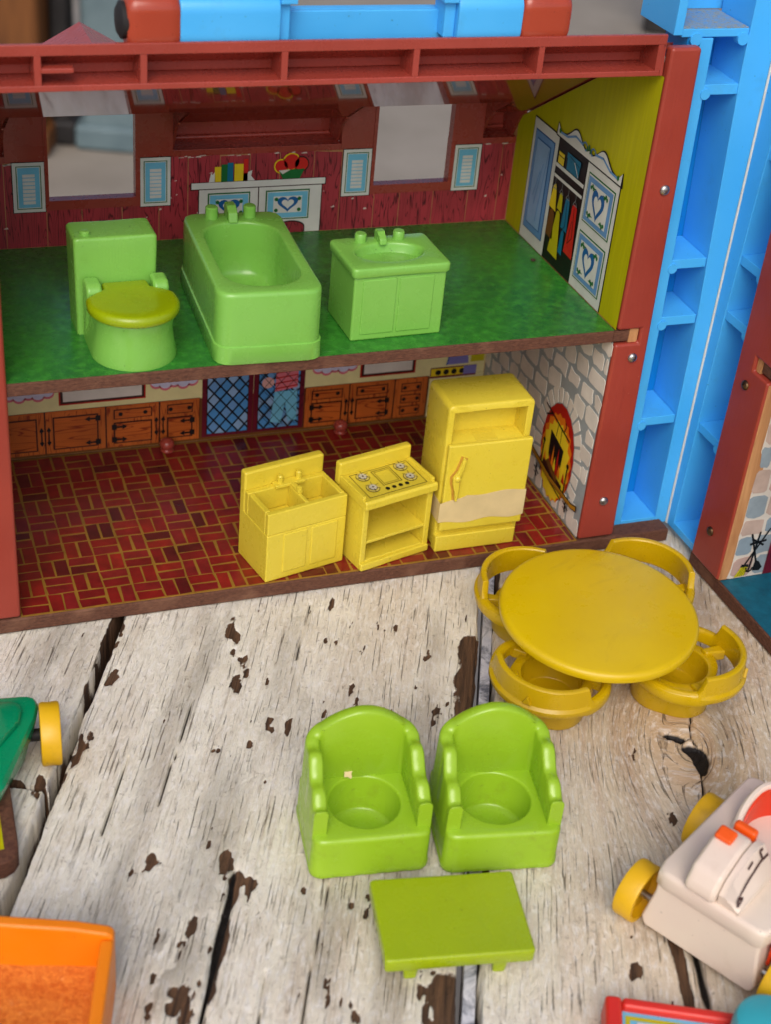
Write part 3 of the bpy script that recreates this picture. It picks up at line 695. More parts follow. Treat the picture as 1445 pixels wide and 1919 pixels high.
p_.poly([(1.15, .06), (1.195, .05), (1.21, .15), (1.225, .055), (1.262, .06), (1.26, .2), (1.165, .2)], 'pale_blue_ink', 1); p_.dot(1.135, .245, .026, 'skin_ink', 1, 12)
for k in range(-6, 8):
    for s_ in (1, -1):
        l_ = clip([(1.06+k*.052-.0015, .03), (1.06+k*.052+.0015, .03), (1.06+k*.052+s_*.31+.0015, .40), (1.06+k*.052+s_*.31-.0015, .40)], 1.10, 1.262, .045, .34)
        if len(l_) > 2: p_.poly(l_, 'black_ink', 3)
hpart(p_, 'child_print', bwall, smooth=False)
for x0, x1 in ((.295, .635), (1.53, 1.78)):
    p_ = PR(BW); p_.rect(x0, .226, x1, .40, 'flame_red', 1); p_.rect(x0+.006, .232, x1-.006, .40, 'outline_ink', 2); p_.rect(x0+.016, .242, x1-.016, .40, 'tile_ink', 3); hpart(p_, 'mirror_print', bwall, smooth=False)
for x0, n in ((.02, 7), (.66, 5), (1.33, 5)):
    p_ = PR(BW)
    for k in range(n):
        a = x0+.018+k*.036; p_.dot(a, .286-.010*(k % 2), .026, 'pink_ink', 1, 14); p_.dot(a, .294-.010*(k % 2), .023, 'lilac_ink', 2+.2*(k % 2), 14)
    p_.rect(x0, .288, x0+n*.036, .40, 'lilac_ink', 4); p_.line([(x0, .30), (x0+n*.036, .296)], .006, 'pink_ink', 5)
    if x0 < .1: p_.dot(.03, .30, .03, 'green_ink', 6, 9)
    hpart(p_, 'curtain_print', bwall, smooth=False)
p_ = PR(BW); p_.rect(1.85, .003, 2.098, .20, 'cream_ink', 1); p_.rect(1.85, .19, 2.06, .24, 'maroon_ink', 2); p_.rect(1.853, .2, 2.056, .235, 'yellow_ink', 3)
for k in range(5): p_.dot(1.885+k*.036, .217, .013, 'black_ink', 4, 12)
p_.rect(2.0, .2, 2.058, .24, 'purple_ink', 5); p_.poly([(1.92, .25), (2.02, .25), (2.0, .40), (1.95, .40)], 'purple_ink', 2); p_.line([(1.92, .25), (1.95, .40)], .005, 'deep_blue_ink', 3); p_.rect(2.03, .255, 2.09, .4, 'dress_yellow', 2)
hpart(p_, 'stove_print', bwall, smooth=False)
# red pegs at the foot of the back wall
for x in (.71, 1.445):
    bb = MB(); bb.lathe([(.010, .001), (.024, .001), (.027, .005), (.021, .010), (.020, .014), (.028, .024), (.030, .034), (.027, .046), (.016, .056), (.003, .059)], RT, 24, Matrix.Translation((x, D-.05, 0))); hpart(bb, 'peg')
# upper back wall: printed red planks
x = .002; k = 0
while x < W-.01:
    x1 = min(x+rb.uniform(.105, .15), W-.002); ztop = 1.212
    for a0, a1, z1 in ((x, x1, None),):
        inw = [(.278, .617), (1.502, 1.843)]
        segs = [(a0, a1)]
        # below the windows the planks stop at the red frame
        pts_hi = 1.212+rb.uniform(-.008, .008)
        cutting = [w for w in inw if w[0] < a1 and w[1] > a0]
        if not cutting: polys = [[(a0+.0015, H1+.001), (a1-.0015, H1+.001), (a1-.0015, pts_hi+rb.uniform(-.004, .004)), ((a0+a1)/2, pts_hi), (a0+.0015, pts_hi+rb.uniform(-.004, .004))]]
        else:
            c0, c1 = cutting[0]
            polys = [[(a0+.0015, H1+.001), (a1-.0015, H1+.001), (a1-.0015, 1.032), (a0+.0015, 1.032)]]
            if a0 < c0-.01: polys.append([(a0+.0015, 1.033), (c0-.001, 1.033), (c0-.001, pts_hi), (a0+.0015, pts_hi)])
            if a1 > c1+.01: polys.append([(c1+.001, 1.033), (a1-.0015, 1.033), (a1-.0015, pts_hi), (c1+.001, pts_hi)])
    q = MB()
    for P in polys:
        n = len(P); q.add([BW(a, z, 0) for a, z in P]+[BW(a, z, .0014) for a, z in P], [list(range(n, 2*n))]+[(i, (i+1) % n, n+(i+1) % n, n+i) for i in range(n)], 'red_plank_print')
    q.build('plank', bwall, smooth=False); x = x1; k += 1
p_ = PR(BW)                                         # torn white paper flecks along the top edge and over the wall
for k in range(70):
    a = rb.uniform(.02, W-.03); top_ = rb.random() < .6; z = 1.214+rb.uniform(-.007, .003) if top_ else rb.uniform(.93, 1.2)
    if .27 < a < .63 or 1.49 < a < 1.85: continue
    l_ = rb.uniform(.008, .034) if top_ else rb.uniform(.004, .018); h_ = rb.uniform(.002, .006)
    p_.poly([(a-l_/2, z), (a-l_/5, z-h_*rb.random()), (a+l_/2, z-h_*.3), (a+l_/3, z+h_), (a-l_/4, z+h_*rb.random())], 'torn_paper', 2)
hpart(p_, 'torn_paper', bwall, smooth=False)
def shutter(x0, x1, z0, z1, lit=False):
    q = PR(BW); q.rect(x0-.003, z0-.003, x1+.003, z1+.003, 'black_ink', 2); q.rect(x0, z0, x1, z1, 'white_ink', 3); q.frame(x0+.012, z0+.012, x1-.012, z1-.012, .003, 'green_ink', 4)
    q.rect(x0+.018, z0+.018, x1-.018, z1-.018, 'pale_blue_ink', 4); s_ = hpart(q, 'shutter', bwall, smooth=False)
    n = 8; h_ = (z1-z0-.07)/n
    for k in range(n):
        zz = z0+.03+k*h_; stone([(x0+.034, zz+.0012), (x1-.034, zz+.0012), (x1-.034, zz+h_-.0022), (x0+.034, zz+h_-.0022)], 'white_ink', 'slat', lambda a, z, off: BW(a, z, off+.0050), s_)
for x0, x1 in ((.166, .277), (.618, .728), (1.388, 1.500), (1.845, 1.955)): shutter(x0, x1, 1.030, 1.214)
p_ = PR(BW)                                         # dresser print with hearts
p_.rect(.832, .895, 1.312, 1.088, 'outline_ink', 2); p_.rect(.836, .895, 1.308, 1.086, 'white_ink', 3); p_.rect(.802, 1.082, 1.324, 1.112, 'outline_ink', 4); p_.rect(.806, 1.086, 1.32, 1.110, 'white_ink', 5)
p_.rect(1.060, .895, 1.064, 1.084, 'outline_ink', 4)
for x0, x1 in ((.868, 1.03), (1.09, 1.262)):
    p_.rect(x0, .95, x1, 1.068, 'green_ink', 4); p_.rect(x0+.005, .955, x1-.005, 1.063, 'white_ink', 5); p_.rect(x0+.008, .958, x1-.008, 1.06, 'pale_blue_ink', 6); p_.rect(x0+.03, .978, x1-.03, 1.044, 'white_ink', 7)
    xc = (x0+x1)/2; p_.poly(heart(xc, 1.011, .082, .062), 'deep_blue_ink', 8); p_.poly(heart(xc, 1.012, .048, .038), 'white_ink', 9)
    for sx in (-1, 1):
        for sz in (-1, 1): p_.dot(xc+sx*.045, 1.011+sz*.022, .008, 'green_ink', 8, 7)
arch = [(1.135, .896)]+[(1.192-.057*math.cos(math.pi*k/12), .918+.026*math.sin(math.pi*k/12)) for k in range(13)]+[(1.249, .896)]
p_.poly(arch, 'black_ink', 4); p_.poly([(1.192+(a-1.192)*.92, .896+(z-.896)*.9) for a, z in arch], 'red_plank_print', 5)
hpart(p_, 'dresser_print', bwall, smooth=False)
p_ = PR(BW)                                         # books
p_.poly([(.870, 1.112), (.895, 1.112), (.892, 1.15), (.884, 1.14), (.878, 1.146)], 'white_ink', 6); p_.poly([(1.012, 1.112), (1.045, 1.112), (1.03, 1.13), (1.034, 1.152), (1.018, 1.146)], 'white_ink', 6)
for x0, x1, h_, mt in ((.892, .916, .058, 'yellow_ink'), (.916, .940, .066, 'green_ink'), (.940, .962, .072, 'teal_ink'), (.966, 1.0, .066, 'yellow_ink'), (1.0, 1.017, .084, 'red_ink'), (1.0, 1.017, .03, 'red_ink')): p_.rect(x0, 1.112, x1, 1.112+h_, mt, 6+(x0 > .99)*.3)
hpart(p_, 'books_print', bwall, smooth=False)
p_ = PR(BW)                                         # bowl of flowers
for a, z, r in ((1.145, 1.162, .024), (1.222, 1.168, .026), (1.184, 1.178, .030)): p_.dot(a, z, r+.005, 'yellow_ink' if a < 1.2 else 'outline_ink', 6, 14); p_.dot(a, z, r, 'red_ink', 7, 14)
p_.poly([(1.135, 1.147), (1.235, 1.15), (1.218, 1.114), (1.152, 1.113)], 'green_ink', 8); p_.poly([(1.135, 1.147), (1.18, 1.149), (1.15, 1.132)], 'tile_ink', 9)
hpart(p_, 'flower_bowl_print', bwall, smooth=False)
# red moulded roof: window frames, posts between troughs, sloping underside, dormers
Yp = D-.003
def win_frame(x0, x1, wx0, wx1):
    b = MB(); z0, z1, wz0, wz1 = 1.034, 1.452, 1.069, 1.434
    for a, c in (((x0, z0), (x1, wz0)), ((x0, wz1), (x1, z1)), ((x0, wz0), (wx0, wz1)), ((wx1, wz0), (x1, wz1))): b.box((a[0], Yp-.004, a[1]), (c[0], Yp+.036, c[1]), RT)
    f = hpart(b, 'window_frame', roof)
    return f
ry0, ry1 = .10, D+.15
def slab(poly_xy, b):       # sloping roof slab piece
    n = len(poly_xy); b.add([(x, y, zr(y)) for x, y in poly_xy]+[(x, y, zr(y)+.022) for x, y in poly_xy], [list(range(n))[::-1], list(range(n, 2*n))]+[(i, (i+1) % n, n+(i+1) % n, n+i) for i in range(n)], 'roof_plastic')
t = NT('roof_plastic'); t.fin(t.mix(t.ramp(t.noise(3, 3), .3, .7), lin((150, 54, 42)), lin((136, 46, 36))), t.ramp(t.noise(4, 2), .3, .7, .03, .07), None, .6, 0., .35)
dz_ = D-.217; de_ = D-.068
b = MB(); slab([(-.06, ry0), (W+.08, ry0), (W+.08, dz_), (1.955, dz_), (1.955, de_), (1.955, de_), (W-.001, de_), (W-.001, dz_)][:3]+[(W+.08, de_), (1.955, de_), (1.955, dz_), (1.376, dz_), (1.376, de_), (.737, de_), (.737, dz_), (.142, dz_), (.142, de_), (-.06, de_)], b)
roof = hpart(b, 'roof', smooth=False)
for x0, x1 in ((.142, .278), (.617, .737), (1.376, 1.502), (1.843, 1.955)): b = MB(); b.box((x0, Yp, 1.214), (x1, Yp+.03, 1.452), RT); hpart(b, 'gable_panel', roof)
for x0, x1 in ((-.045, .142), (.737, 1.376), (1.955, W-.001)):
    b = MB(); b.box((x0, Yp, 1.213), (x1, Yp+.03, 1.238), RT); b.box((x0, Yp+.03, 1.226), (x1, Yp+.13, 1.238), RT); b.box((x0, Yp+.12, 1.238), (x1, Yp+.13, 1.42), RT); b.box((x0, de_, 1.405), (x1, Yp+.1199, 1.42), RT); b.tube((x0+.013, Yp+.112, 1.243), (x1-.013, Yp+.112, 1.243), .008, RT, 12)
    for xa in (x0, x1-.012): b.prism([(Yp+.0301, 1.2381), (Yp+.1199, 1.2381), (Yp+.1199, 1.4049), (de_, 1.4049), (de_, zr(de_)-.006), (Yp-.03, zr(D)+.01)], xa, xa+.012, RT, 'X')
    hpart(b, 'eave_trough', roof, bevel=.002)
win_frame(.278, .617, .290, .600); win_frame(1.502, 1.843, 1.515, 1.826)
for x0, x1, wx in ((.142, .737, .445), (1.376, 1.955, 1.67)):
    b = MB()
    for x in (x0, x1-.012): b.prism([(dz_, zr(dz_)), (de_, zr(de_)), (Yp+.029, zr(D)-.02), (ry1, zr(ry1)), (ry1, 1.47), (dz_, 1.47)], x-.0125 if x < x0+.1 else x+.0125, x-.0005 if x < x0+.1 else x+.0245, RT, 'X')
    b.box((x0+.012, dz_, 1.452), (x1-.012, ry1, 1.462), RT)
    hw = (x1-x0)/2+.03; xm = (x0+x1)/2
    b.add([(xm-hw, ry1, 1.47), (xm+hw, ry1, 1.47), (xm, ry1, 1.655), (xm-hw, .74, 1.47), (xm+hw, .74, 1.47), (xm, .44, 1.655)], [(0, 1, 2), (0, 2, 5, 3), (1, 4, 5, 2), (3, 5, 4), (0, 3, 4, 1)], RT)
    hpart(b, 'dormer', roof)
# ridge rail with open compartments
Y0, Y1 = -.010, .108
z0, z1 = 1.793, 1.924
b = MB(); b.box((-.12, Y0, z1-.032), (2.092, Y0+.016, z1), RT); b.box((-.12, Y0, z0), (2.084, Y1, z0+.018), RT)
b.prism([(Y0+.0162, z1), (Y1, z0+.052), (Y1, z0+.0182), (Y1-.010, z0+.0182), (Y1-.010, z0+.046), (Y0+.0162, z1-.014)], -.12, 2.09, RT, 'X')
rail = hpart(b, 'ridge_rail', bevel=.003)
for x in (-.1, .137, .430, .840, 1.250, 1.660, 2.074):
    q = MB(); q.prism([(Y0+.001, z0+.0178), (Y1-.0098, z0+.0178), (Y1-.0098, z0+.046), (Y0+.016, z1-.015), (Y0+.001, z1-.0322)], x-.0095, x+.0095, RT, 'X'); hpart(q, 'divider', rail)
q = MB(); q.box((.146, Y0-.006, 1.846), (.235, Y0+.03, 1.860), RT); hpart(q, 'catch', rail, bevel=.003)
q = MB(); q.prism([(Y0+.001, z0), (Y1, z0), (Y1, z0+.05), (Y0+.014, z1)], 2.0845, 2.098, RT, 'X'); hpart(q, 'end_plate', rail, bevel=.003)
# carrying handle lying on the ridge
hz, hy = 1.972, .050
def capsule(x0, x1, ry, rz, r, mat, parent, name, bev=.02):
    L = polar(rrect(2*ry, 2*rz, r), 48, (0, 0)); q = MB()
    prof = [(x0, .80), (x0+.010, .93), (x0+.028, 1.0), (x0+(x1-x0)*.5, .97), (x1-.028, 1.0), (x1-.008, .95), (x1, .86)]
    q.loft([[(x, hy+a*s_, hz+c*s_) for a, c in L] for x, s_ in prof], mat); return hpart(q, name, parent, ang=50)
q = MB(); q.box((.82, .075, 1.885), (1.38, .095, 1.985), 'sky_blue_plastic'); q.box((.82, .0951, 1.970), (1.38, .13, 1.985), 'sky_blue_plastic'); hd = hpart(q, 'carry_handle', bevel=.004)
capsule(.388, .535, .058, .080, .045, 'handle_red_plastic', hd, 'handle_end'); capsule(1.585, 1.745, .058, .078, .045, 'handle_red_plastic', hd, 'handle_end')
for x0, x1 in ((.535, .825), (1.375, 1.585)):
    L = polar(rrect(.108, .146, .04), 48, (0, 0)); q = MB()
    q.loft([[(x, hy+a*s_, hz+c*s_) for a, c in L] for x, s_ in ((x0, .97), (x0+.01, 1.0), (x1-.01, 1.0), (x1, .985))], 'sky_blue_plastic')
    xe = x1 if x0 < 1 else x0; s_ = 1 if x0 < 1 else -1
    q.box((min(xe, xe+s_*.035), hy-.028, hz-.056), (max(xe, xe+s_*.035), hy+.06, hz+.050), 'sky_blue_plastic'); q.box((min(xe, xe+s_*.05), hy-.05, hz+.0502), (max(xe, xe+s_*.05), hy+.06, hz+.071), 'sky_blue_plastic')
    hpart(q, 'handle_sleeve', hd, bevel=.004)
q = MB(); q.lathe([(.0, -.001), (.035, 0), (.052, .01), (.05, .03)], 'dark_paint', 24, Matrix.Translation((.366, hy, hz)) @ Matrix.Rotation(R(90), 4, 'Y')); hpart(q, 'handle_stud', hd)
# blue hinge columns; local frame: u = distance from the hinge along the front, w = depth behind the front
HX, HY = 2.528, .04
def column(side):
    if side < 0: fn = lambda u, w, z: (HX-u, HY+w, z)
    else:
        c, s_ = math.cos(R(1.0)), math.sin(R(1.0)); fn = lambda u, w, z: (HX+w*c+u*s_, HY-u*c+w*s_, z)
    M = MB()
    def quadprism(poly, w0, w1, mat): n = len(poly); M.add([fn(u, w0, z) for u, z in poly]+[fn(u, w1, z) for u, z in poly], [list(range(n)), list(range(n, 2*n))]+[(i, (i+1) % n, n+(i+1) % n, n+i) for i in range(n)], mat)
    zb = -.02
    quadprism([(.0015, zb), (.052, zb), (.066, .9), (.108, 1.8), (.112, 2.6), (.0015, 2.6)], 0, .19, 'sky_blue_plastic')     # wide flange at the hinge
    quadprism([(.250, zb), (.205, zb), (.214, .9), (.238, 1.895), (.285, 1.895)], 0, .19, 'sky_blue_plastic')       # outer flange
    quadprism([(.01, zb), (.24, zb), (.25, 1.895), (.01, 1.895)], .19, .205, 'shaded_blue_plastic')                 # back sheet, recess shade painted in as darker blue
    quadprism([(.205, zb), (.052, zb), (.053, .012), (.206, .012)], .0, .19, 'sky_blue_plastic')
    col = hpart(M, 'hinge_column', bevel=.003)
    ribs = (1.742, 1.118, .895, .475) if side < 0 else (1.55, 1.16, .94, .47)
    for z in ribs:
        t_ = min(max(z/1.895, 0), 1); ui = np.interp(z, [0, .9, 1.8], [.054, .068, .106]); uo = np.interp(z, [0, .9, 1.895], [.206, .212, .236])
        q = MB(); n = 4; P = [(ui, z-.035), (uo, z-.035), (uo, z), (ui, z)]
        q.add([fn(u, .006, a) for u, a in P]+[fn(u, .189, a+.006) for u, a in P], [(0, 1, 2, 3), (4, 5, 6, 7)]+[(i, (i+1) % 4, 4+(i+1) % 4, 4+i) for i in range(4)], 'sky_blue_plastic')
        rb_ = hpart(q, 'rib', col, bevel=.002)
        q = MB(); q.tube(fn(uo-.004, -.003, z-.030), fn(uo-.004, .03, z-.030), .018, 'sky_blue_plastic', 16); hpart(q, 'moulding_stub', rb_)
    q = MB()                      # hollow corner inside the recess
    for u0, u1 in ((.10, .125),): q.add([fn(u0, .188, zb+.04), fn(u1, .188, zb+.04), fn(u1, .15, zb+.04), fn(u0+.02, .188, 1.88), fn(u1+.03, .188, 1.88), fn(u1+.03, .15, 1.88)], [(0, 1, 4, 3), (1, 2, 5, 4), (2, 0, 3, 5), (0, 2, 1), (3, 4, 5)], 'sky_blue_plastic')
    hpart(q, 'stiffener', col)
    return fn, col
fnL, colL = column(-1); fnR, colR = column(1)
# taller blue end above the post
q = MB()
q.box((2.140, .04, 1.905), (2.172, .27, 2.62), 'sky_blue_plastic'); q.box((2.172, .245, 1.93), (2.44, .26, 2.62), 'sky_blue_plastic')
q.box((2.1722, .043, 1.898), (2.4185, .2449, 1.925), 'sky_blue_plastic')
up_ = hpart(q, 'gable_end', bevel=.003)
q = MB(); q.box((2.174, .045, 1.9255), (2.414, .243, 1.929), 'dusty_blue_plastic'); hpart(q, 'dusty_shelf', up_)
for x in (2.225, 2.400): q = MB(); q.tube((x, .038, 1.892), (x, .07, 1.892), .021, 'sky_blue_plastic', 18); hpart(q, 'moulding_stub', up_)
q = MB(); q.box((2.20, .05, 1.80), (2.262, .19, 1.897), 'shaded_blue_plastic'); hpart(q, 'inner_web', up_)
q = MB(); q.tube((HX+.001, HY-.004, -.02), (HX+.001, HY-.004, 2.6), .006, 'white_ink', 10); hpart(q, 'hinge_seam', colL)
# second half of the house, hinged open towards the camera
wc, ws = math.cos(R(1.0)), math.sin(R(1.0))
WF = Matrix(((ws, wc, 0, HX), (-wc, ws, 0, HY), (0, 0, 1, 0), (0, 0, 0, 1)))       # (u, w, z) -> world
q = MB(); q.box((.225, -.02, TZ+.002), (2.3, .9, -.0022), 'hardboard_edge', WF); wbase = hpart(q, 'wing_base', bevel=.006)
q = MB(); q.prism([(.43, -.012), (2.28, -.012), (2.28, .88), (.43, .88)], -.0022, 0, 'teal_floor_print', 'Z', WF); hpart(q, 'floor_sheet', wbase, smooth=False)
PY_ = Matrix(((ws, wc, 0, HX), (-wc, ws, 0, HY), (0, 0, 1, 0), (0, 0, 0, 1)))
q = MB(); pts = [(.43, .002), (.24, .002), (.24, 1.895), (.43, 1.895), (.43, H1+.003), (.335, H1+.003), (.335, H1-.052), (.43, H1-.052)]
n = len(pts); q.add([(u, -.03, z) for u, z in pts]+[(u, .012, z) for u, z in pts], [list(range(n)), list(range(n, 2*n))]+[(i, (i+1) % n, n+(i+1) % n, n+i) for i in range(n)], 'post_red_paint', WF)
wpost = hpart(q, 'front_post', bevel=.010, seg=3)
q = MB(); q.box((.336, -.018, H1-.051), (.36, .011, H1+.002), 'bare_wood', WF); hpart(q, 'slot_back', wpost, smooth=False)
q = MB(); q.box((.426, -.022, .004), (.4325, .0125, H1-.06), 'bare_wood', WF); hpart(q, 'bare_edge', wpost, bevel=.002)
for u, z in ((.315, .775), (.325, .158)):
    v = WF @ Vector((u, -.03, z)); rivet(v.x, v.y, v.z, wpost, (-wc, -ws, 0), 'old_screw')
q = MB(); q.box((.385, .0122, .002), (.43, .9, 1.80), 'bare_wood', WF); wwall = hpart(q, 'wing_wall', bevel=.002)
q = MB(); q.box((.36, -.012, H1-.046), (2.2, .9, H1-.002), 'hardboard_edge', WF); hpart(q, 'wing_upper_floor', bevel=.004)
def WWm(a, z, off):           # print on the wing wall: a = depth, facing the camera
    v = WF @ Vector((.4306+off, a, z)); return (v.x, v.y, v.z)
p_ = PR(WWm); edge = [(.0125, .006), (.03, .002), (.9, .002), (.9, H1-.05)]+[(.016+.012*rs.random(), H1-.05-k*.04) for k in range(8)]+[(.045, .50), (.05, .44)]+[(.018+.006*rs.random(), .40-k*.05) for k in range(8)]
p_.poly(edge, 'pastel_mortar', 0); hpart(p_, 'mortar_sheet', wwall, smooth=False)
z = .010; row = 0
while z < H1-.08:
    hg = rs.choice((.075, .095, .11)); a = .022-(.03 if row % 2 else 0)
    while a < .34:
        wd = rs.uniform(.07, .13); a0 = max(a, .024)
        if a+wd-.012-a0 > .02: stone(rough(a0, z, min(a+wd-.012, .36), min(z+hg-.012, H1-.055), .004), 'pastel_stone_%d' % (rs.randrange(2)*2+(row+int(a*9)) % 2), 'stone', WWm, wwall)
        a += wd
    z += hg; row += 1
p_ = PR(WWm, .0024)          # hearth tools print
for l_ in ([(.075, .20), (.125, .065)], [(.11, .205), (.098, .03)], [(.15, .215), (.075, .06)]): p_.line(l_, .0075, 'black_ink', 1)
p_.line([(.078, .155), (.142, .165)], .010, 'black_ink', 2); p_.line([(.085, .175), (.135, .145)], .008, 'black_ink', 2)
p_.poly([(.062, .065), (.092, .062), (.094, .05), (.06, .052)], 'black_ink', 2); p_.poly([(.061, .052), (.092, .05), (.085, .012), (.04, .008)], 'dress_yellow', 2)
for k in range(4): p_.line([(.068+k*.007, .05), (.052+k*.01, .012)], .0018, 'black_ink', 3)
p_.line([(.085, .045), (.09, .03), (.1, .026), (.11, .032), (.113, .045)], .006, 'black_ink', 2); p_.poly([(.118, .075), (.135, .07), (.156, .04), (.145, .025), (.115, .03)], 'black_ink', 2)
hpart(p_, 'hearth_tools_print', wwall, smooth=False)
p_ = PR(WWm, .0022); p_.rect(.168, .004, .40, .60, 'maroon_print', 1); hpart(p_, 'door_print', wwall, smooth=False)
# ------------------------------------------------------------------ bathroom pieces on the green upper floor
LP = 'lime_plastic'
def soft(loop_out, z0, z1, r=.012, inset=0.):
    """outer side wall loops with a rounded top edge"""
    L = np.array(loop_out); out = [Z(L, z0)]
    for k in range(5):
        a = R(90*k/4); out.append(Z(shrink(L, r*(1-math.cos(a))), z1-r+r*math.sin(a)))
    return out
def rim_in(loop, z1, r=.010):
    """rounded edge going down into an opening"""
    L = np.array(loop); out = []
    for k in range(5):
        a = R(90*k/4); out.append(Z(shrink(L, -r*(1-math.sin(a))), z1-r+r*math.cos(a)))
    return out
# toilet
e = thing('toy_toilet', 'lime green toy toilet with yellow green lid, leftmost on the green floor', 'toy toilet', (.394, .336, H1), R(1.2))
q = MB(); T = polar(rrect(.268, .142, .012), 240, (0, 0)); T2 = polar(rrect(.258, .132, .012), 240, (0, 0))
q.loft([Z(T2, .0), Z(T, .3)]+soft(T, .3, .336, .012)[1:]+[Z(shrink(T, .016), .3361), Z(shrink(T, .04), .3361)], LP); tank = q.build('tank', e)
q = MB(); q.lathe([(.017, .33), (.017, .345), (.013, .349), (0, .350)], LP, 24, Matrix.Translation((-.092, -.035, 0)), True, False); q.build('flush_button', tank)
bc = (.022, -.215)
def dshape(r, back, wb, n=26): return [(bc[0]+r*math.cos(a), bc[1]+r*.98*math.sin(a)) for a in [math.pi+k*math.pi/n for k in range(n+1)]]+[(bc[0]+wb, bc[1]+back), (bc[0]-wb, bc[1]+back)]
q = MB(); prof = [(0, .136, .134), (.012, .137, .135), (.06, .128, .124), (.10, .124, .12), (.128, .128, .122), (.148, .134, .13), (.152, .132, .128)]
q.loft([Z(polar(dshape(r, .145, wb), 72, bc), z) for z, r, wb in prof], LP); q.build('bowl', e)
lid = dshape(.146, .055, .146)[:-2]+[(bc[0]+.143, bc[1]+.04), (bc[0]+.10, bc[1]+.082), (bc[0]+.078, bc[1]+.095), (bc[0]+.074, bc[1]+.143), (bc[0]-.074, bc[1]+.143), (bc[0]-.078, bc[1]+.095), (bc[0]-.10, bc[1]+.082), (bc[0]-.143, bc[1]+.04)]
L = polar(lid, 110, bc); q = MB()
q.loft([Z(shrink(L, .006), .1525), Z(L, .158), Z(L, .173), Z(shrink(L, .003), .180), Z(shrink(L, .009), .1855), Z(shrink(L, .017), .188), Z(shrink(L, .06), .185)], 'lid_plastic'); q.build('toilet_lid', e, ang=60)
for s_ in (-1, 1):
    q = MB(); x0 = bc[0]+s_*.108; q.prism([(-.075, .0), (-.075, .21), (-.13, .207), (-.15, .19), (-.152, .16), (-.13, .10), (-.10, .02)], x0-.026, x0+.026, LP, 'X'); q.build('arm_bracket', e, .012, 3)
# bathtub
e = thing('toy_bathtub', 'lime green toy bathtub with two knobs between toilet and sink', 'toy bathtub', (.848, .30, H1), R(-2.5))
w_, d_ = .350, .655; q = MB()
L = lambda dw, r: polar(rrect(w_+dw, d_+dw, r), 96, (0, 0))
hole = polar([(x, y) for x, y in rrect(.258, .50, .110, 0, -.018)], 96, (0, -.018))
inner = lambda k, z, dy=0: [(x*k, (y+.018)*(k+.015)-.018+dy, z) for x, y in hole]
loops = [Z(L(.004, .05), 0), Z(L(.010, .05), .003), Z(L(.006, .05), .060), Z(L(-.004, .048), .063)]+soft(L(-.006, .046), .064, .247, .016)[1:]
loops += [[(x, y, z) for x, y, z in l] for l in rim_in(hole, .247, .010)]+[inner(.965, .15), inner(.93, .075), inner(.86, .05), inner(.7, .044)]
q.loft(loops, LP); tub = q.build('tub_body', e, ang=50)
for x in (-.075, .058): q = MB(); q.lathe([(.022, .245), (.022, .284), (.018, .288), (0, .289)], LP, 24, Matrix.Translation((x, .278, 0)), True, False); q.build('tap_knob', e)
q = MB(); q.prism([(.31, .243), (.31, .292), (.265, .296), (.235, .278), (.225, .243)], -.026, .008, LP, 'X'); q.build('spout', e, .006)
# vanity sink
e = thing('toy_washbasin', 'lime green toy washbasin with oval bowl, rightmost on the green floor', 'toy washbasin', (1.300, .185, H1), R(1.4))
q = MB(); q.box((-.166, -.117, 0), (.166, .118, .232), LP); q.build('cabinet', e, .008, 3)
L = polar(rrect(.352, .252, .016), 240, (0, 0)); o_ = ell(.118, .072, -.004, -.005, 240)
q = MB(); q.loft([Z(shrink(L, .004), .2325), Z(L, .238)]+soft(L, .24, .266, .010)[1:]+rim_in(o_, .266, .012)+[[(x*k-.004*(1-k), y*k-.005*(1-k), z) for x, y in o_] for k, z in ((.93, .238), (.80, .214), (.6, .203), (.3, .20))], LP); q.build('basin_top', e, ang=50)
for x0, x1 in ((-.135, -.012), (-.002, .122)):
    q = MB(); q.box((x0, -.1205, .024), (x1, -.112, .222), LP); q.build('door', e, .003)
for x in (-.074, .068): q = MB(); q.lathe([(.020, .262), (.020, .290), (.017, .294), (0, .2945)], LP, 24, Matrix.Translation((x, .094, 0)), True, False); q.build('tap_knob', e)
q = MB(); q.prism([(.115, .262), (.115, .298), (.085, .300), (.055, .282), (.05, .262)], -.018, .012, LP, 'X'); q.build('spout', e, .005)
# crumb of dirt on the green floor
def lump(name, label, cat, loc, r, mat, seed, n=9):
    rg = random.Random(seed); q = MB(); lo = []
    for k in range(6):
        t_ = k/5; rr_ = r*math.sin(.35+t_*2.6); lo.append([(rr_*(1+.5*(rg.random()-.5))*math.cos(2*math.pi*i/n), rr_*(1+.5*(rg.random()-.5))*.8*math.sin(2*math.pi*i/n), t_*r*.9) for i in range(n)])
    q.loft(lo, mat); o = q.build(name, None, smooth=False); o.location = loc; o['label'] = label; o['category'] = cat; return o
lump('dirt_crumb', 'small dark crumb lying on the green floor near the printed wardrobe', 'crumb', (2.045, .575, H1+.0003), .011, 'outline_ink', 5)
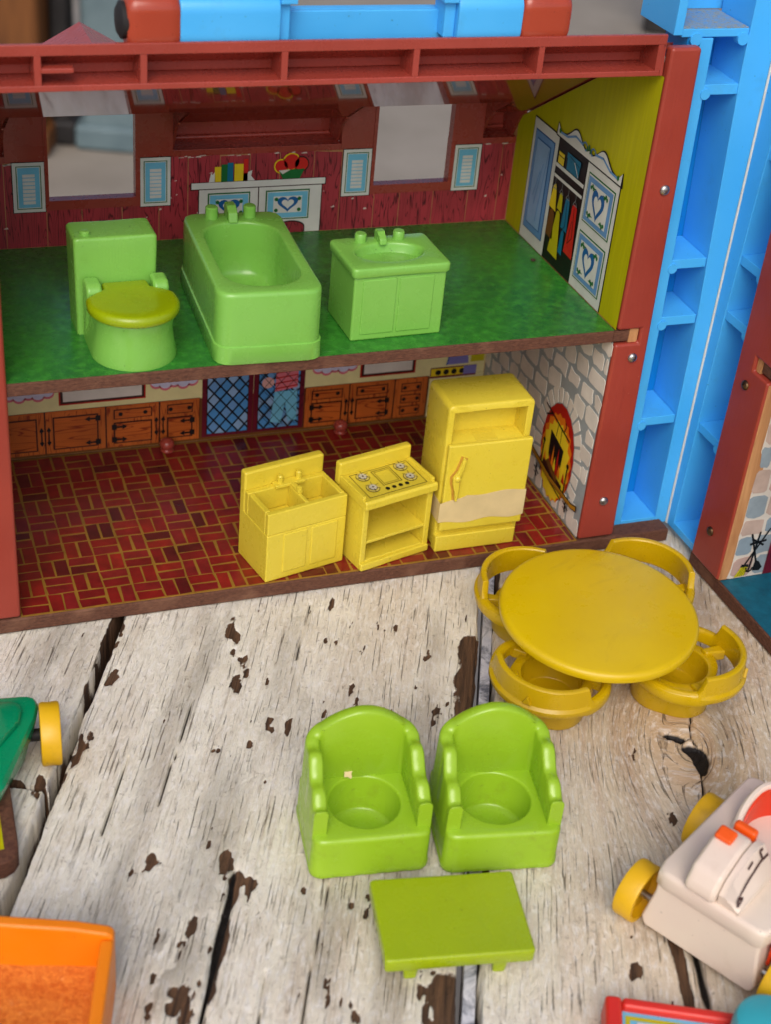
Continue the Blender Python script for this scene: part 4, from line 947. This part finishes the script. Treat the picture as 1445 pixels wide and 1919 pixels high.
# ------------------------------------------------------------------ kitchen pieces on the brick floor
KP = 'kitchen_plastic'; FZ = .0019
e = thing('toy_kitchen_sink', 'yellow toy double kitchen sink standing left of the toy stove', 'toy sink', (.989, .110, FZ), R(12.6))
w_, d_, h_ = .322, .212, .291; hw, hd_ = w_/2, d_/2
q = MB(); q.box((-hw, -hd_, 0), (hw, hd_, .20), KP)
q.box((-hw, -hd_, .2001), (hw, -hd_+.022, h_), KP); q.box((-hw, hd_-.062, .2001), (hw, hd_-.036, h_), KP)
for x0, x1 in ((-hw, -hw+.022), (.0, .016), (hw-.022, hw)): q.box((x0, -hd_+.0221, .2001), (x1, hd_-.0621, h_-(.002 if x0 == 0 else 0)), KP)
q.build('sink_body', e, .005, 2)
q = MB(); q.box((-hw-.001, hd_-.0359, .19), (hw+.001, hd_+.002, .362), KP); q.build('backsplash', e, .010, 3)
for x0, x1 in ((-.095, .0), (.018, .125)):
    q = MB(); q.box((x0, -hd_-.004, .028), (x1, -hd_+.006, .192), KP); q.build('door', e, .004)
q = MB(); q.box((-.055, hd_-.075, h_-.004), (.065, hd_-.037, h_+.010), KP); q.box((.000, -.028, h_-.003), (.020, hd_-.0751, h_+.012), KP); tap = q.build('faucet', e, .004)
for x in (-.03, .045): q = MB(); q.lathe([(.011, h_+.008), (.011, h_+.036), (.007, h_+.04), (0, h_+.04)], KP, 16, Matrix.Translation((x, hd_-.055, 0)), True, False); q.build('tap_knob', tap)
q = MB(); q.lathe([(.010, h_+.01), (.010, h_+.022), (0, h_+.025)], KP, 16, Matrix.Translation((.01, -.02, 0)), True, False); q.build('spout', tap)
# stove
e = thing('toy_stove', 'yellow toy stove with open oven between sink and fridge', 'toy stove', (1.333, .101, FZ), R(13.7))
w_, d_, h_ = .306, .196, .300; hw, hd_ = w_/2, d_/2
q = MB(); q.box((-hw, -hd_, 0), (-hw+.024, hd_, h_-.03), KP); q.box((hw-.024, -hd_, 0), (hw, hd_, h_-.03), KP); q.box((-hw+.0241, hd_-.02, 0), (hw-.0241, hd_-.001, h_-.03), KP)
q.box((-hw+.0241, -hd_+.001, 0), (hw-.0241, hd_-.0201, .038), KP)
body = q.build('oven_body', e, .005)
q = MB(); q.box((-hw+.0235, -hd_+.004, .108), (hw-.0235, hd_-.0195, .120), KP); q.build('oven_shelf', e, .002)
q = MB(); q.prism([(-hd_-.018, h_-.030), (-hd_-.018, h_-.002), (-hd_-.010, h_+.006), (-hd_+.004, h_+.001), (hd_-.030, h_+.012), (hd_-.030, h_-.0295), (-hd_, h_-.0295)], -hw-.005, hw+.005, KP, 'X'); q.build('hob', e, .005, 3)
q = MB(); q.box((-hw-.006, hd_-.0299, h_-.03), (hw+.006, hd_+.004, .366), KP); q.build('backsplash', e, .010, 3)
for x0, x1 in ((-hw-.004, -hw+.010), (hw-.010, hw+.004)): q = MB(); q.box((x0, -hd_+.005, h_-.002), (x1, hd_-.03, h_+.016), KP); q.build('hob_edge', e, .004)
q = MB(); q.prism([(-hw, -.012), (hw, -.008), (hw-.004, .012), (hw-.06, .006), (-hw+.06, .004), (-hw, .014)], 0, .030, KP, 'Z', Matrix.Translation((0, -hd_-.001, .0))); q.build('plinth', e, .006)
sl = .011/(d_-.034)
HB = lambda a, z, off: (a, z, h_+.0012+(z+hd_-.004)*sl+off)
p_ = PR(HB)
p_.line([(-.125, -.088), (.125, -.088), (.125, .055), (-.125, .055), (-.125, -.088)], .0022, 'outline_ink', 1)
p_.line([(-.038, -.042), (.045, -.042), (.045, .046), (-.038, .046), (-.038, -.042)], .0024, 'outline_ink', 1); p_.line([(-.030, -.034), (.037, -.034), (.037, .038), (-.030, .038), (-.030, -.034)], .0016, 'outline_ink', 1)
for k in range(4): p_.dot(-.032+k*.028, -.066, .0085, 'black_ink', 2, 14)
stk = p_.build('hob_print', e, smooth=False)
for a, z in ((-.083, .030), (-.083, -.040), (.085, .030), (.085, -.036)):
    p_ = PR(HB); p_.dot(a, z, .026, 'outline_ink', 1, 26); p_.dot(a, z, .0245, 'burner_ink', 2, 26); p_.dot(a, z, .0165, 'outline_ink', 3, 22); p_.dot(a, z, .0152, 'burner_grey_ink', 4, 22); p_.dot(a, z, .004, 'outline_ink', 5, 10)
    for k in range(6):
        t_ = R(60*k+20); p_.line([(a+.012*math.cos(t_), z+.012*math.sin(t_)), (a+.029*math.cos(t_), z+.029*math.sin(t_))], .0018, 'outline_ink', 6)
    p_.build('burner', stk, smooth=False)
# fridge
e = thing('toy_fridge', 'tall yellow toy fridge with broken handle and band of beige tape', 'toy fridge', (1.693, .138, FZ), R(-.5))
w_, d_, h_ = .334, .205, .614; hw, hd_ = w_/2, d_/2; wt = .026
out = rrect(w_, h_, .020, 0, h_/2); opn = [(-hw+wt, .458), (hw-wt, .458), (hw-wt, h_-.030), (-hw+wt, h_-.030)]
cc = (0, .525); A = np.sort(np.concatenate([np.linspace(-np.pi, np.pi, 100, endpoint=False)+.01, [math.atan2(z-cc[1], x-cc[0]) for x, z in opn+out]]))
OL = polar(out, 0, cc, A); IL = polar(opn, 0, cc, A)
def yl(L, y, d=0): return [(x, y, max(z, 0)) for x, z in (shrink(L, d) if d else L)]
q = MB(); q.loft([yl(OL, hd_, .012), yl(OL, hd_-.004, .003), yl(OL, hd_-.012), yl(OL, -hd_+.010), yl(OL, -hd_+.003, .002), yl(OL, -hd_, .006), yl(IL, -hd_, -.004), yl(IL, -hd_+.004), yl(IL, -hd_+.090)], KP)
fb = q.build('fridge_body', e, ang=40)
q = MB(); q.box((-hw-.001, -hd_-.022, 0), (hw-.012, -hd_+.02, .070), KP); q.build('plinth', e, .006, 3)
q = MB(); q.box((-hw+.008, -hd_-.024, .094), (hw+.004, -hd_-.0025, .463), KP); door = q.build('fridge_door', e, .007, 3)
rgm = random.Random(4); q = MB()
pts = [(-.106, .236), (-.112, .28), (-.122, .312), (-.124, .34), (-.106, .366), (-.096, .400), (-.090, .424), (-.078, .412), (-.086, .372), (-.098, .338), (-.095, .30), (-.098, .24)]
q.prism([(x-.012+(.007 if i > 6 else -.007), z-.006) for i, (x, z) in enumerate(pts)], -hd_-.0265, -hd_-.0235, 'aged_handle', 'Y'); hb = q.build('glue_residue', door, .001, 2)
q = MB(); q.prism([(x-.012, z-.006) for x, z in pts], -hd_-.042, -hd_-.026, KP, 'Y'); q.lathe([(.016, 0), (.015, .012), (.010, .020), (0, .023)], KP, 16, Matrix.Translation((-.118, -hd_-.026, .330)) @ Matrix.Rotation(R(90), 4, 'X'), True, False); q.build('broken_handle', hb, .006, 3)
q = MB(); xs = np.linspace(-hw-.0022, hw+.0052, 14)
top = [(x, .236+.005*math.sin(i*.8)-(.0 if i > 4 else .016-.004*i)+.010*(i > 3)) for i, x in enumerate(xs)]; bot = [(x, .132+.006*math.sin(i*.9+1)) for i, x in enumerate(xs)]
lo = []
fr = -hd_-.0258
for (x, zt), (_, zb) in zip(top, bot): lo.append(((x, fr, zb), (x, fr, zt)))
cols = [((-hw-.0022, hd_*.1, .140), (-hw-.0022, hd_*.1, .228))]+[((-hw-.0022, fr+.02, lo[0][0][2]), (-hw-.0022, fr+.02, lo[0][1][2]))]+lo+[((hw+.0052, fr+.03, lo[-1][0][2]), (hw+.0052, fr+.03, lo[-1][1][2]))]
v = [c for p2 in cols for c in p2]; n = len(cols)
v2 = [(x-(.0016 if x < -hw else -.0016 if x > hw else 0), y+(.0016 if abs(x) <= hw+.003 and y < fr+.001 else 0), z) for x, y, z in v]
q.add(v, [(2*i, 2*i+2, 2*i+3, 2*i+1) for i in range(n-1)], 'tape_paper'); tp = q.build('tape', e, smooth=False)
sm = tp.modifiers.new('thickness', 'SOLIDIFY'); sm.thickness = .0014; sm.offset = 0

# ------------------------------------------------------------------ green armchairs and low table
AP = 'armchair_plastic'
def armchair(name, label, loc, rz, w_, d_):
    e = thing(name, label, 'toy armchair', loc, rz, 'lime green toy armchairs')
    hs = .148; hw, hd_ = w_/2, d_/2; q = MB()
    o_ = polar(rrect(w_, d_, .032), 96, (0, 0)); hc = (0, .000); hr = ell(.106, .104, hc[0], hc[1], 96)
    o2 = polar(rrect(w_+.006, d_+.006, .034), 96, (0, 0)); ob = polar(rrect(w_-.012, d_-.012, .03), 96, (0, 0))
    loops = [Z(ob, 0), Z(shrink(o2, .002), .004), Z(o2, .010), Z(o2, .024), Z(o_, .028)]+soft(o_, .05, hs, .016)[1:]+rim_in(hr, hs, .008)+[Z(shrink(hr, .006), .03), Z(shrink(hr, .012), .022), Z(shrink(hr, .05), .021)]
    q.loft(loops, AP); seat = q.build('seat', e, ang=55)
    # back and wings: a wall round three sides with a scalloped top
    t_ = .036; rc = .055; y0 = -hd_+.030; path = []
    def sm(u): u = min(max(u, 0), 1); return u*u*(3-2*u)
    def side_h(u): return .238+.086*sm((u-.04)/.96)+.0105*math.sin(6.2832*(2.35*u-.40))*sm(u/.12)
    n1, n2, n3 = 26, 10, 22
    for k in range(n1): u = k/n1; path.append((-hw-.001, y0+(hd_-rc-y0)*u, side_h(u), (1, 0)))
    for k in range(n2): a = R(180-90*k/n2); path.append((-hw-.001+rc+rc*math.cos(a), hd_+.001-rc+rc*math.sin(a), side_h(1)+.030*(k/n2)**1.5, (-math.cos(a), -math.sin(a))))
    for k in range(n3+1): u = k/n3; path.append((-hw+rc+(w_-2*rc)*u, hd_+.001, side_h(1)+.030+.054*math.sin(math.pi*u)**.85, (0, -1)))
    half = [p2 for p2 in path[:n1+n2]]
    path += [(-x, y, h_, (-nx, ny)) for x, y, h_, (nx, ny) in half[::-1]]
    prof = [(0, None), (0, -.014), (.003, -.006), (.009, -.0015), (.021, 0), (.033, -.0015), (.039, -.006), (.042, -.014), (.043, None)]
    vs = []; m_ = len(prof)
    for x, y, h_, (nx, ny) in path:
        for k, (o, dz2) in enumerate(prof):
            z = (.030 if k == 0 else hs-.012) if dz2 is None else h_+dz2
            lean = .0 if z < hs else (z-hs)*.035
            vs.append((x+nx*(o+lean), y+ny*(o+lean), z))
    n = len(path); fs = [(i*m_+k, (i+1)*m_+k, (i+1)*m_+k+1, i*m_+k+1) for i in range(n-1) for k in range(m_-1)]+[(i*m_+m_-1, (i+1)*m_+m_-1, (i+1)*m_, i*m_) for i in range(n-1)]
    fs += [list(range(m_)), [(n-1)*m_+k for k in range(m_)][::-1]]
    q = MB(); q.add(vs, fs, AP); q.build('backrest', e, .004, 2, ang=50)
    # ribs along the foot
    for k in range(5):
        x = -hw+.045+k*(w_-.09)/4; q = MB(); q.box((x-.020, -hd_-.0042, .006), (x+.020, -hd_+.01, .021), AP); q.build('foot_rib', e, .002)
    return e
armchair('toy_armchair', 'lime green toy armchair with paint flake on its seat, left of its twin', (.818, -1.226, TZ), R(-8), .350, .295)
armchair('toy_armchair', 'clean lime green toy armchair standing closest to the round yellow table', (1.200, -1.308, TZ), R(-10.5), .344, .300)
q = MB(); q.prism([(-.016, -.004), (-.006, -.007), (0, -.016), (.006, -.012), (.008, -.003), (.016, .004), (.010, .010), (.002, .006), (-.008, .011)], 0, .0018, 'tape_paper')
o = q.build('paint_flake', None, smooth=False); o.matrix_world = Matrix.Translation((.800, -1.1225, TZ+.1645)) @ Matrix.Rotation(R(-8), 4, 'Z') @ Matrix.Rotation(R(38), 4, 'X') @ Matrix.Rotation(R(20), 4, 'Z')
o['label'] = 'tiny tan paint flake on the seat of the left green armchair'; o['category'] = 'paint flake'
e = thing('toy_coffee_table', 'low olive green toy table in front of the two armchairs', 'toy table', (.925, -1.658, TZ), R(-10.1))
q = MB(); L = polar(rrect(.412, .284, .010), 300, (0, 0)); q.loft([Z(shrink(L, .003), .068), Z(L, .072)]+soft(L, .072, .112, .008)[1:]+[Z(shrink(L, .012), .1121), Z(shrink(L, .05), .1121)], 'coffee_plastic'); q.build('tabletop', e)
for x in (-.125, .125):
    for y in (-.105, .105):
        q = MB(); q.loft([Z(polar(rrect(.034, .022, .006, x*.985, y*.97), 24, (x*.985, y*.97)), 0), Z(polar(rrect(.046, .026, .006, x, y), 24, (x, y)), .0678)], 'coffee_plastic'); q.build('leg', e)
# ------------------------------------------------------------------ round yellow table and four chairs
TP = 'table_plastic'; TC = (1.842, -.668)
e = thing('toy_round_table', 'round mustard yellow toy table with scuffed top amid four chairs', 'toy table', (TC[0], TC[1], TZ), R(20))
tilt = Matrix.Rotation(R(2.2), 4, Vector((.92, -.386, 0)))
q = MB(); q.lathe([(.30, .205), (.328, .208), (.338, .214), (.340, .226), (.337, .238), (.330, .2445), (.318, .247), (.15, .2475), (.001, .2475)], 'scuffed_table_plastic', 96, Matrix.Rotation(R(-20), 4, 'Z') @ Matrix.Translation((0, 0, .226)) @ tilt @ Matrix.Translation((0, 0, -.213))); q.build('tabletop', e)
q = MB(); q.lathe([(.11, 0), (.115, .008), (.09, .02), (.05, .05), (.045, .16), (.075, .2085)], TP, 40); q.build('pedestal', e)
def chair(label, loc, face):
    """face: direction the sitter looks, degrees from +X"""
    e = thing('toy_chair', label, 'toy chair', (loc[0], loc[1], TZ), R(face-90), 'yellow toy chairs round the table')   # local +Y is the front
    q = MB(); A = lambda rx, ry, N=64: ell(rx, ry, 0, 0, N)
    sq = lambda s_: polar([(x*s_, y*s_) for x, y in rrect(.272, .272, .105)], 64, (0, 0))
    loops = [Z(sq(.955), 0), Z(sq(.975), .004), Z(sq(1.0), .112), Z(sq(.985), .120), Z(sq(.965), .123)]
    cup = A(.104, .104); loops += rim_in(cup, .123, .006)+[Z(shrink(cup, .008), .03), Z(shrink(cup, .014), .024), Z(shrink(cup, .06), .023)]
    q.loft([[(x, y+.020, z) for x, y, z in l] for l in loops], TP); q.build('seat', e, ang=50)
    # armrest hoop: low arms at the sides, raised back
    def sm(u): u = min(max(u, 0), 1); return u*u*(3-2*u)
    n = 76; m_ = 5; vs = []; fm = 128
    for i in range(n+1):
        ph = -fm+2*fm*i/n; a = R(-90+ph); ap = abs(ph)
        h_ = .158+.056*sm((66-ap)/5)+.004*math.cos(R(ap)); zl = .110+.010*sm((66-ap)/14)
        ri, ro = .170, .200; ex = 1.0-.04*sm((ap-95)/30); lo_ = .006*sm((66-ap)/10)
        for r_, z in ((ro, zl), (ro+.004, zl+.010), (ro+.004, .142), (ro-lo_, .152), (ro-.004-lo_*1.2, h_-.004), (ro-.010-lo_*1.2, h_), (ri+.008-lo_, h_), (ri+.003-lo_, h_-.005), (ri, .148), (ri, zl)):
            vs.append((r_*ex*math.cos(a), r_*ex*math.sin(a)*(1.04 if math.sin(a) < 0 else .97), z))
    m_ = 10; fs = [(i*m_+k, (i+1)*m_+k, (i+1)*m_+(k+1) % m_, i*m_+(k+1) % m_) for i in range(n) for k in range(m_)]+[list(range(m_))[::-1], [n*m_+k for k in range(m_)]]
    q = MB(); q.add(vs, fs, TP); q.build('armrest', e, .003, 2, ang=40)
    for ph, wd in ((-118, 12), (118, 12), (-52, 7), (52, 7)):
        q = MB(); a0, a1 = R(-90+ph-wd), R(-90+ph+wd); P = [(.118*math.cos(a0), .118*math.sin(a0)+.02), (.118*math.cos(a1), .118*math.sin(a1)+.02), (.180*math.cos(a1), .180*math.sin(a1)), (.180*math.cos(a0), .180*math.sin(a0))]
        q.prism(P, .095, .136, TP); q.build('bracket', e, .008, 3)
    q = MB(); q.prism([(-.016, .154), (.016, .154), (0, .185)], -.200, -.190, TP, 'Y', Matrix.Translation((0, -.010, 0))); q.build('mould_mark', e, .002)
    return e
chair('mustard toy chair at the near right of the table, above the wood knot', (2.085, -.865), 140)
chair('mustard toy chair on the near left of the table, touching the right armchair', (1.612, -.815), 42)
chair('mustard toy chair at the far left of the table beside the fridge and brick floor', (1.730, -.405), -66)
chair('mustard toy chair at the far right of the table in front of the blue columns', (2.135, -.435), 218)
# ------------------------------------------------------------------ toys cut off by the edges of the picture
def wheel(parent, M, r=.1, w_=.06, mat='wheel_yellow'):
    q = MB(); q.lathe([(.0, w_*.5), (.016, w_*.5), (.018, w_*.62), (.024, w_*.62), (.026, w_*.45), (r*.70, w_*.42), (r*.78, w_*.52), (r*.82, w_*.95), (r*.88, w_), (r*.97, w_*.97), (r, w_*.86), (r*.985, w_*.5), (r, w_*.14), (r*.97, w_*.03), (r*.88, 0), (r*.82, w_*.05), (r*.78, w_*.4), (0, w_*.4)], mat, 48, M, False, False)
    wh = q.build('wheel', parent, ang=45)
    q = MB(); q.lathe([(.0, w_*.66), (.010, w_*.64), (.013, w_*.58), (.013, w_*.5)], 'rivet_metal', 16, M, False, True); q.build('axle_end', wh)
    return wh
# white vehicle: local x across, y lengthwise, z up
e = thing('toy_car', 'cream white toy car with yellow wheels and orange buttons at the right edge', 'toy car', (1.470, -1.783, TZ), R(-60.2))
CP = 'cream_plastic'; WX, WL = .322, .53
q = MB(); q.prism([(.0, .26), (0, .175), (-.022, .06), (-.012, .036), (.0, .032), (WX, .032), (WX+.01, .04), (WX+.018, .06), (WX, .175), (WX, .26)], .008, WL-.01, CP, 'Y'); body = q.build('car_body', e, .010, 3)
q = MB(); LT = polar(rrect(WX+.022, WL, .03, WX/2, WL/2), 96, (.200, .335)); wl = ell(.112, .122, .200, .335, 96)
q.loft([Z(shrink(LT, .004), .205), Z(LT, .21)]+soft(LT, .21, .265, .016)[1:]+rim_in(wl, .265, .010), CP, True, False); q.build('deck', body, ang=50)
q = MB(); q.loft([Z(shrink(wl, .0005), .262), Z(shrink(wl, .004), .15), Z(shrink(wl, .05), .149)], 'red_orange_plastic', False, True); q.build('seat_well', e, ang=50)
# raised seat rim behind the well
q = MB(); vs = []; n = 30
for i in range(n+1):
    a = R(-25+230*i/n); h_ = .265+.105*min(1, math.sin(math.pi*i/n)*1.6)**.7+.001
    for r_, z in ((.126, .258), (.127, h_-.008), (.131, h_), (.142, h_), (.149, h_-.008), (.156, .258)): vs.append((.200+r_*.96*math.cos(a), .335+r_*1.05*math.sin(a), z))
m_ = 6; fs = [(i*m_+k, (i+1)*m_+k, (i+1)*m_+(k+1) % m_, i*m_+(k+1) % m_) for i in range(n) for k in range(m_)]+[list(range(m_)), [n*m_+k for k in range(m_)]]
q.add(vs, fs, CP); q.build('seat_rim', e, .003, 2, ang=50)
q = MB(); vs = []
for i in range(n+1):
    a = R(-25+230*i/n); h_ = .265+.105*min(1, math.sin(math.pi*i/n)*1.6)**.7-.012
    for r_, z in ((.116, .250), (.118, max(h_, .262)), (.1255, max(h_, .262)), (.1255, .250)): vs.append((.200+r_*.96*math.cos(a), .335+r_*1.05*math.sin(a), z))
m_ = 4; fs = [(i*m_+k, (i+1)*m_+k, (i+1)*m_+(k+1) % m_, i*m_+(k+1) % m_) for i in range(n) for k in range(m_)]+[list(range(m_)), [n*m_+k for k in range(m_)]]
q.add(vs, fs, 'red_orange_plastic'); q.build('seat_lining', e, ang=50)
q = MB(); q.prism([(-.012, .2655), (-.014, .30), (.012, .345), (.09, .385), (.13, .394), (.165, .388), (.175, .36), (.175, .2655)], .078, .172, CP, 'X'); dash = q.build('engine_block', e, .016, 3)
PP = [(.012, .2655), (.006, .30), (.03, .338), (.10, .378), (.15, .386), (.19, .372), (.20, .34), (.20, .2655)]
q = MB(); q.loft([[(x, a, .2655+(z-.2655)*k) for a, z in PP] for x, k in ((.1745, 1.), (.194, 1.), (.238, .34), (.240, .0))], CP, True, False); q.build('grille_plate', e, .006, 3)
hp = lambda a: float(np.interp(a, [.006, .03, .10, .15, .19, .2], [.30, .338, .378, .386, .372, .34]))-.2655
def gp(a, t_): return (.194+.044*(1-t_)+.0024, a, .2655+hp(a)*(.34+.66*t_)+.0024)
q = MB()
for l_ in ([(.022, .42), (.08, .52), (.14, .60), (.186, .62)], [(.022, .42), (.036, .25), (.014, .22), (.022, .42)], [(.150, .62), (.146, .88), (.166, .90)], [(.085, .80), (.108, .84)]):
    for a_, b_ in zip(l_[:-1], l_[1:]):
        dx, dt = b_[0]-a_[0], (b_[1]-a_[1])*.1; n_ = math.hypot(dx, dt); ox, ot = -dt/n_*.0042, dx/n_*.042
        q.add([gp(a_[0]-ox, a_[1]-ot), gp(b_[0]-ox, b_[1]-ot), gp(b_[0]+ox, b_[1]+ot), gp(a_[0]+ox, a_[1]+ot)], [(0, 1, 2, 3)], 'outline_ink')
q.build('grille_print', dash, smooth=False)
q = MB(); q.prism([(-.026, -.022), (.026, -.022), (.026, .022), (-.026, .022)], 0, .018, 'button_orange', 'Z', Matrix.Translation((.112, .115, .390)) @ Matrix.Rotation(R(14), 4, 'X')); q.build('button', e, .008, 3)
q = MB(); q.box((.10, .177, .33), (.168, .205, .392), 'button_orange'); q.build('lever', e, .010, 3)
q = MB(); q.box((WX+.0125, .05, .12), (WX+.022, .22, .20), 'red_orange_plastic'); q.build('side_badge', e, .003)
for x, s_ in ((-.035, -1), (WX+.035, 1)):
    for y in (.055, .43): wheel(e, Matrix.Translation((x, y, .0885)) @ Matrix.Rotation(R(90*s_), 4, 'Y'), .0885, .062)
for y in (.055, .43): q = MB(); q.tube((-.06, y, .0885), (WX+.06, y, .0885), .012, 'rivet_metal', 12); q.build('axle', e)
# orange sandbox
e = thing('toy_sandbox', 'orange toy tray with rough speckled floor in the bottom left corner', 'toy tray', (.026, -1.563, TZ), R(-17))
OP = 'orange_plastic'; bh = .255
q = MB(); q.box((-.62, -.74, 0), (-.003, -.003, .10), OP)
rim = [(-.0, -.75), (.0, .0)]
q.prism([(-.62, 0), (-.62, bh+.015), (-.30, bh+.012), (-.10, bh), (-.012, bh-.016), (0, bh-.03), (0, 0)], -.034, 0, OP, 'Y')
q.box((-.034, -.75, 0), (.0005, -.0345, bh-.03), OP); q.box((-.62, -.75, 0), (-.035, -.715, bh-.02), OP)
q.build('tray', e, .010, 3)
me_n = 60; X, Y = np.meshgrid(np.linspace(-.615, -.033, 130), np.linspace(-.716, -.033, 150)); zz = .105+.010*(fbm(X*22, Y*22, 5, 4)-.5)+.012*np.clip(1-np.abs(Y+.03)/.05, 0, 1)
q = MB(); idx = np.arange(X.size).reshape(X.shape); q.add(np.stack([X, Y, zz], -1).reshape(-1, 3).tolist(), np.stack([idx[:-1, :-1], idx[:-1, 1:], idx[1:, 1:], idx[1:, :-1]], -1).reshape(-1, 4).tolist(), 'orange_sand'); q.build('rough_floor', e)
# green toy car at the left edge
GP = 'green_car_plastic'
e = thing('toy_car', 'glossy green toy car with one yellow wheel at the left edge', 'toy car', (-.015, -.60, TZ), R(-6))
q = MB()
def gl(z, x1, y0, y1, r):
    P = [(x1-.03, y1), (x1-.008, y1-.012), (x1, y1-.04), (x1-.01, y1-.10), (x1-.11, y0+.02), (x1-.125, y0+.005), (x1-.145, y0), (-.40, y0), (-.40, y1)]
    return Z(polar(P, 90, (-.2, (y0+y1)/2)), z)
q.loft([gl(.03, -.05, -.33, .0, .03), gl(.06, -.04, -.34, .01, .03), gl(.105, -.03, -.355, .015, .03), gl(.107, -.022, -.36, .02, .03), gl(.165, -.008, -.37, .03, .03), gl(.180, -.016, -.362, .022, .03), gl(.185, -.03, -.34, .01, .03)], GP); gb = q.build('car_body', e, .004, 2, ang=50)
q = MB(); q.loft([gl(.1855, -.07, -.30, -.03, .05), gl(.20, -.06, -.29, -.02, .05), gl(.21, -.072, -.28, -.04, .05)], GP); q.build('hood', gb, ang=50)
wheel(e, Matrix.Translation((-.010, -.065, .098)) @ Matrix.Rotation(R(90), 4, 'Y'), .098, .062)
q = MB(); q.tube((-.30, -.065, .098), (.02, -.065, .098), .020, 'dark_paint', 12); q.build('axle', e)
wheel(e, Matrix.Translation((-.40, -.065, .098)) @ Matrix.Rotation(R(-90), 4, 'Y'), .098, .062)
q = MB(); q.tube((-.30, -.24, .045), (-.17, -.24, .045), .045, GP, 20); q.build('front_roller', e)
# wooden base with olive print
e = thing('wooden_block', 'brown hardboard slab with olive printed top below the green car', 'wooden slab', (-.150, -.975, TZ), R(-2))
L = polar(rrect(.50, .62, .06, -.25, .16), 80, (-.25, .16)); q = MB(); q.loft([Z(shrink(L, .004), 0), Z(L, .004)]+soft(L, .01, .062, .008)[1:], 'hardboard_edge'); q.build('board', e)
q = MB(); q.prism([(-.48, -.095), (-.040, -.095), (-.040, .42), (-.48, .42)], .0622, .0634, 'olive_print'); q.build('printed_sheet', e, smooth=False)
# red frame and teal piece at the bottom right corner
e = thing('toy_picture_tray', 'red framed toy tray with a pale printed panel at the bottom right edge', 'toy tray', (1.235, -1.992, TZ), R(-25.5))
q = MB()
for a, b_ in (((0, -.4, 0), (.045, 0, .085)), ((.045, -.032, 0), (.42, 0, .085)), ((.42, -.4, 0), (.46, 0, .085)), ((.045, -.4, 0), (.42, -.36, .085))): q.box(a, b_, 'frame_red_plastic')
q.build('frame', e, .012, 3)
p_ = PR(lambda a, z, off: (a, z, .060+off)); p_.rect(.044, -.361, .421, -.031, 'pale_blue_ink', 1); p_.frame(.055, -.35, .41, -.045, .012, 'dress_yellow', 2)
p_.rect(.085, -.30, .20, -.062, 'white_ink', 3); p_.rect(.215, -.30, .30, -.062, 'cream_ink', 3); p_.rect(.31, -.25, .39, -.07, 'pale_blue_ink', 3); p_.dot(.135, -.10, .016, 'flame_red', 4, 10, .02); p_.rect(.24, -.13, .28, -.1, 'ochre_ink', 4)
p_.build('picture', e, smooth=False)
q = MB(); q.box((.044, -.361, .0), (.421, -.031, .058), 'frame_red_plastic'); q.build('tray_floor', e)
e = thing('toy_peg', 'teal rounded toy peg beside the red framed tray in the bottom right corner', 'toy peg', (1.565, -2.245, TZ+.0), R(-25))
q = MB(); q.lathe([(.085, 0), (.092, .008), (.092, .15), (.086, .168), (.07, .178), (0, .18)], 'teal_plastic', 40, None, True, False); q.build('peg_body', e)
q = MB(); q.lathe([(.094, .05), (.096, .055), (.096, .07), (.094, .075)], 'teal_plastic', 40, None, False, False); q.build('peg_band', e)
